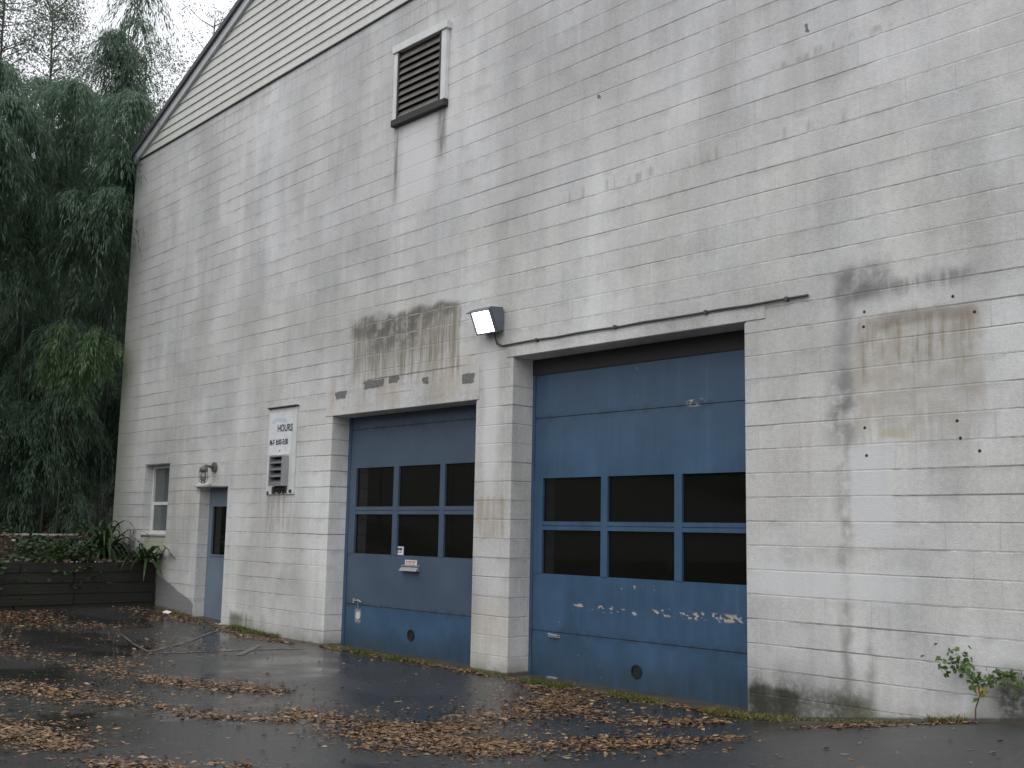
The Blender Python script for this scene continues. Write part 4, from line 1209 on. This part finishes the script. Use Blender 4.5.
groups.append(seg_patch([(-1.3, -2.9), (-.8, -2.9), (-.2, -2.5), (.2, -2.0), (.55, -1.5), (.75, -1.2)], .26, 8320))
groups.append(seg_patch([(-1.6, -.75), (-.9, -1.0), (-.5, -1.25), (-.15, -.9), (.1, -.45)], .20, 4160))
groups.append(seg_patch([(-2.3, -3.0), (-1.7, -2.9), (-1.2, -2.6)], .30, 2880))
groups.append(seg_patch([(-.75, -3.35), (-.3, -2.9), (.05, -2.55)], .22, 2880))
groups.append(seg_patch([(-5.6, -3.2), (-4.6, -3.0), (-3.7, -2.75), (-3.2, -2.5)], .30, 4800))
groups.append(seg_patch([(-3.2, -3.7), (-2.5, -3.6), (-1.9, -3.2)], .15, 1120))
groups.append(seg_patch([(-5.4, -4.6), (-4.4, -4.2), (-3.4, -3.85)], .36, 4800))
groups.append(seg_patch([(-3.2, -5.3), (-2.6, -4.95), (-1.9, -4.9)], .34, 4480))
groups.append(seg_patch([(-1.4, -5.0), (-1.05, -4.8), (-.85, -4.6)], .12, 832))
groups.append(seg_patch([(-.9, -4.4), (-.65, -4.3)], .10, 384))
groups.append(seg_patch([(.75, -.62), (1.1, -.36), (1.6, -.16), (1.95, -.1)], .11, 2240))
groups.append(seg_patch([(-6.3, -.12), (-5, -.10), (-3.6, -.12), (-2.9, -.16), (-1.6, -.14), (0, -.13), (.4, -.12)], .13, 7040))
groups.append(seg_patch([(-10.8, -.15), (-9, -.2), (-8, -.35), (-6.7, -.25)], .22, 3520))
# the field of leaves in front of the retaining wall
q = np.stack([rng.uniform(-11.15, -5.5, 52000), rng.uniform(-6.5, -.3, 52000)], -1)
dens = .55 + .45 * np.sin(q[:, 0] * 1.1 + q[:, 1] * 2.0) + .4 * np.sin(q[:, 1] * 3.1 - q[:, 0] * .7 + 1) - .30 * smooth01((q[:, 0] + 8.2) / 2.6) - .5 * smooth01((q[:, 1] + 1.6) / 1.0) * (q[:, 0] > -9.5)
dens = dens * np.where((q[:, 0] > -9.0) & (q[:, 1] > -2.35 - .25 * np.sin(q[:, 0] * 3)), .12, 1.0)
groups.append(q[rng.uniform(0, 1, len(q)) < dens * .8])
# strays everywhere
groups.append(np.stack([rng.uniform(-11, 4, 1500), rng.uniform(-7.5, -.05, 1500)], -1))
P = np.concatenate(groups)
P = P[(P[:, 1] < -.03) & (P[:, 0] > -11.15)]
n = len(P)
sz = np.clip(.0145 * rng.lognormal(0, .55, n), .004, .034)
ang = rng.uniform(0, 2 * math.pi, n)
d = np.stack([np.cos(ang), np.sin(ang)], -1); s = np.stack([-d[:, 1], d[:, 0]], -1)
asp = rng.uniform(.4, .85, n)
def corner(a, b):
    xy = P + d * (a * sz)[:, None] + s * (b * sz * asp)[:, None]
    return xy
cs = [corner(-1, 0), corner(.1, .62), corner(1.1, 0), corner(.1, -.62)]
lift = rng.uniform(.003, .008, n)
Q = np.stack([np.concatenate([c, (gz(c[:, 0], c[:, 1]) + lift + rng.uniform(-.3, .4, n) * sz)[:, None].clip(min=-9)], 1) for c in cs], 1)
floor_ = gz(Q[:, :, 0], Q[:, :, 1]) + .004
Q[:, :, 2] = np.maximum(Q[:, :, 2], floor_)
tag(link('fallen_leaves', quads_mesh('fallen_leaves', Q, 'litter', np.clip(rng.beta(2, 2, n) + rng.normal(0, .05, n), 0, 1))), 'brown fallen leaves drifted in patches over the wet asphalt', 'fallen leaves', kind='stuff')
# leaves on the bank
n = 9000
p = np.stack([rng.uniform(-17, -11.25, n), rng.uniform(-8, -.05, n)], -1)
p = np.concatenate([p, bz(p[:, 0], p[:, 1])[:, None] + rng.uniform(.005, .03, n)[:, None]], 1)
dd = rng.normal(0, 1, (n, 3)); dd[:, 2] *= .25
tag(link('bank_leaves', quads_mesh('bank_leaves', leaves(rng, p, dd, .08, .045), 'litter', rng.beta(1.6, 2.6, n))), 'dead brown leaves lying over the bank', 'fallen leaves', kind='stuff')

# grass and weeds at the wall foot
def tufts(centres):
    qs, tt = [], []
    for (x0, x1, y0, y1, n, L, t0, t1) in centres:
        p = np.stack([rng.uniform(x0, x1, n), rng.uniform(y0, y1, n)], -1)
        p = np.concatenate([p, gz(p[:, 0], p[:, 1])[:, None]], 1)
        d = rng.normal(0, .55, (n, 3)); d[:, 2] = rng.uniform(.5, 1.2, n)
        qs.append(leaves(rng, p, d, L, .010)); tt.append(rng.uniform(t0, t1, n))
    return np.concatenate(qs), np.concatenate(tt)
q, t_ = tufts([(-2.55, -1.95, -.24, -.03, 900, .055, 0, .4), (-1.5, -.8, -.20, -.02, 700, .05, .1, .6), (-.3, .5, -.22, -.03, 900, .06, .5, 1.0), (-6.2, -4.0, -.14, -.02, 700, .045, .2, 1), (-3.5, -2.9, -.1, -.02, 250, .045, .4, 1), (-5.5, -5.2, -.2, -.05, 200, .06, 0, .2), (-4.9, -4.5, -.2, -.05, 200, .05, 0, .3), (-8.6, -7.4, -.15, -.02, 600, .07, 0, .6), (1.6, 1.9, -.08, -.01, 140, .07, .7, 1), (-10.9, -9.9, -.15, -.02, 250, .06, .2, .8), (.5, 1.5, -.08, -.01, 260, .035, .6, 1.0)])
tag(link('wall_foot_grass', quads_mesh('wall_foot_grass', q, 'grass', t_)), 'tufts of grass and moss along the foot of the wall and doors', 'grass', kind='stuff')
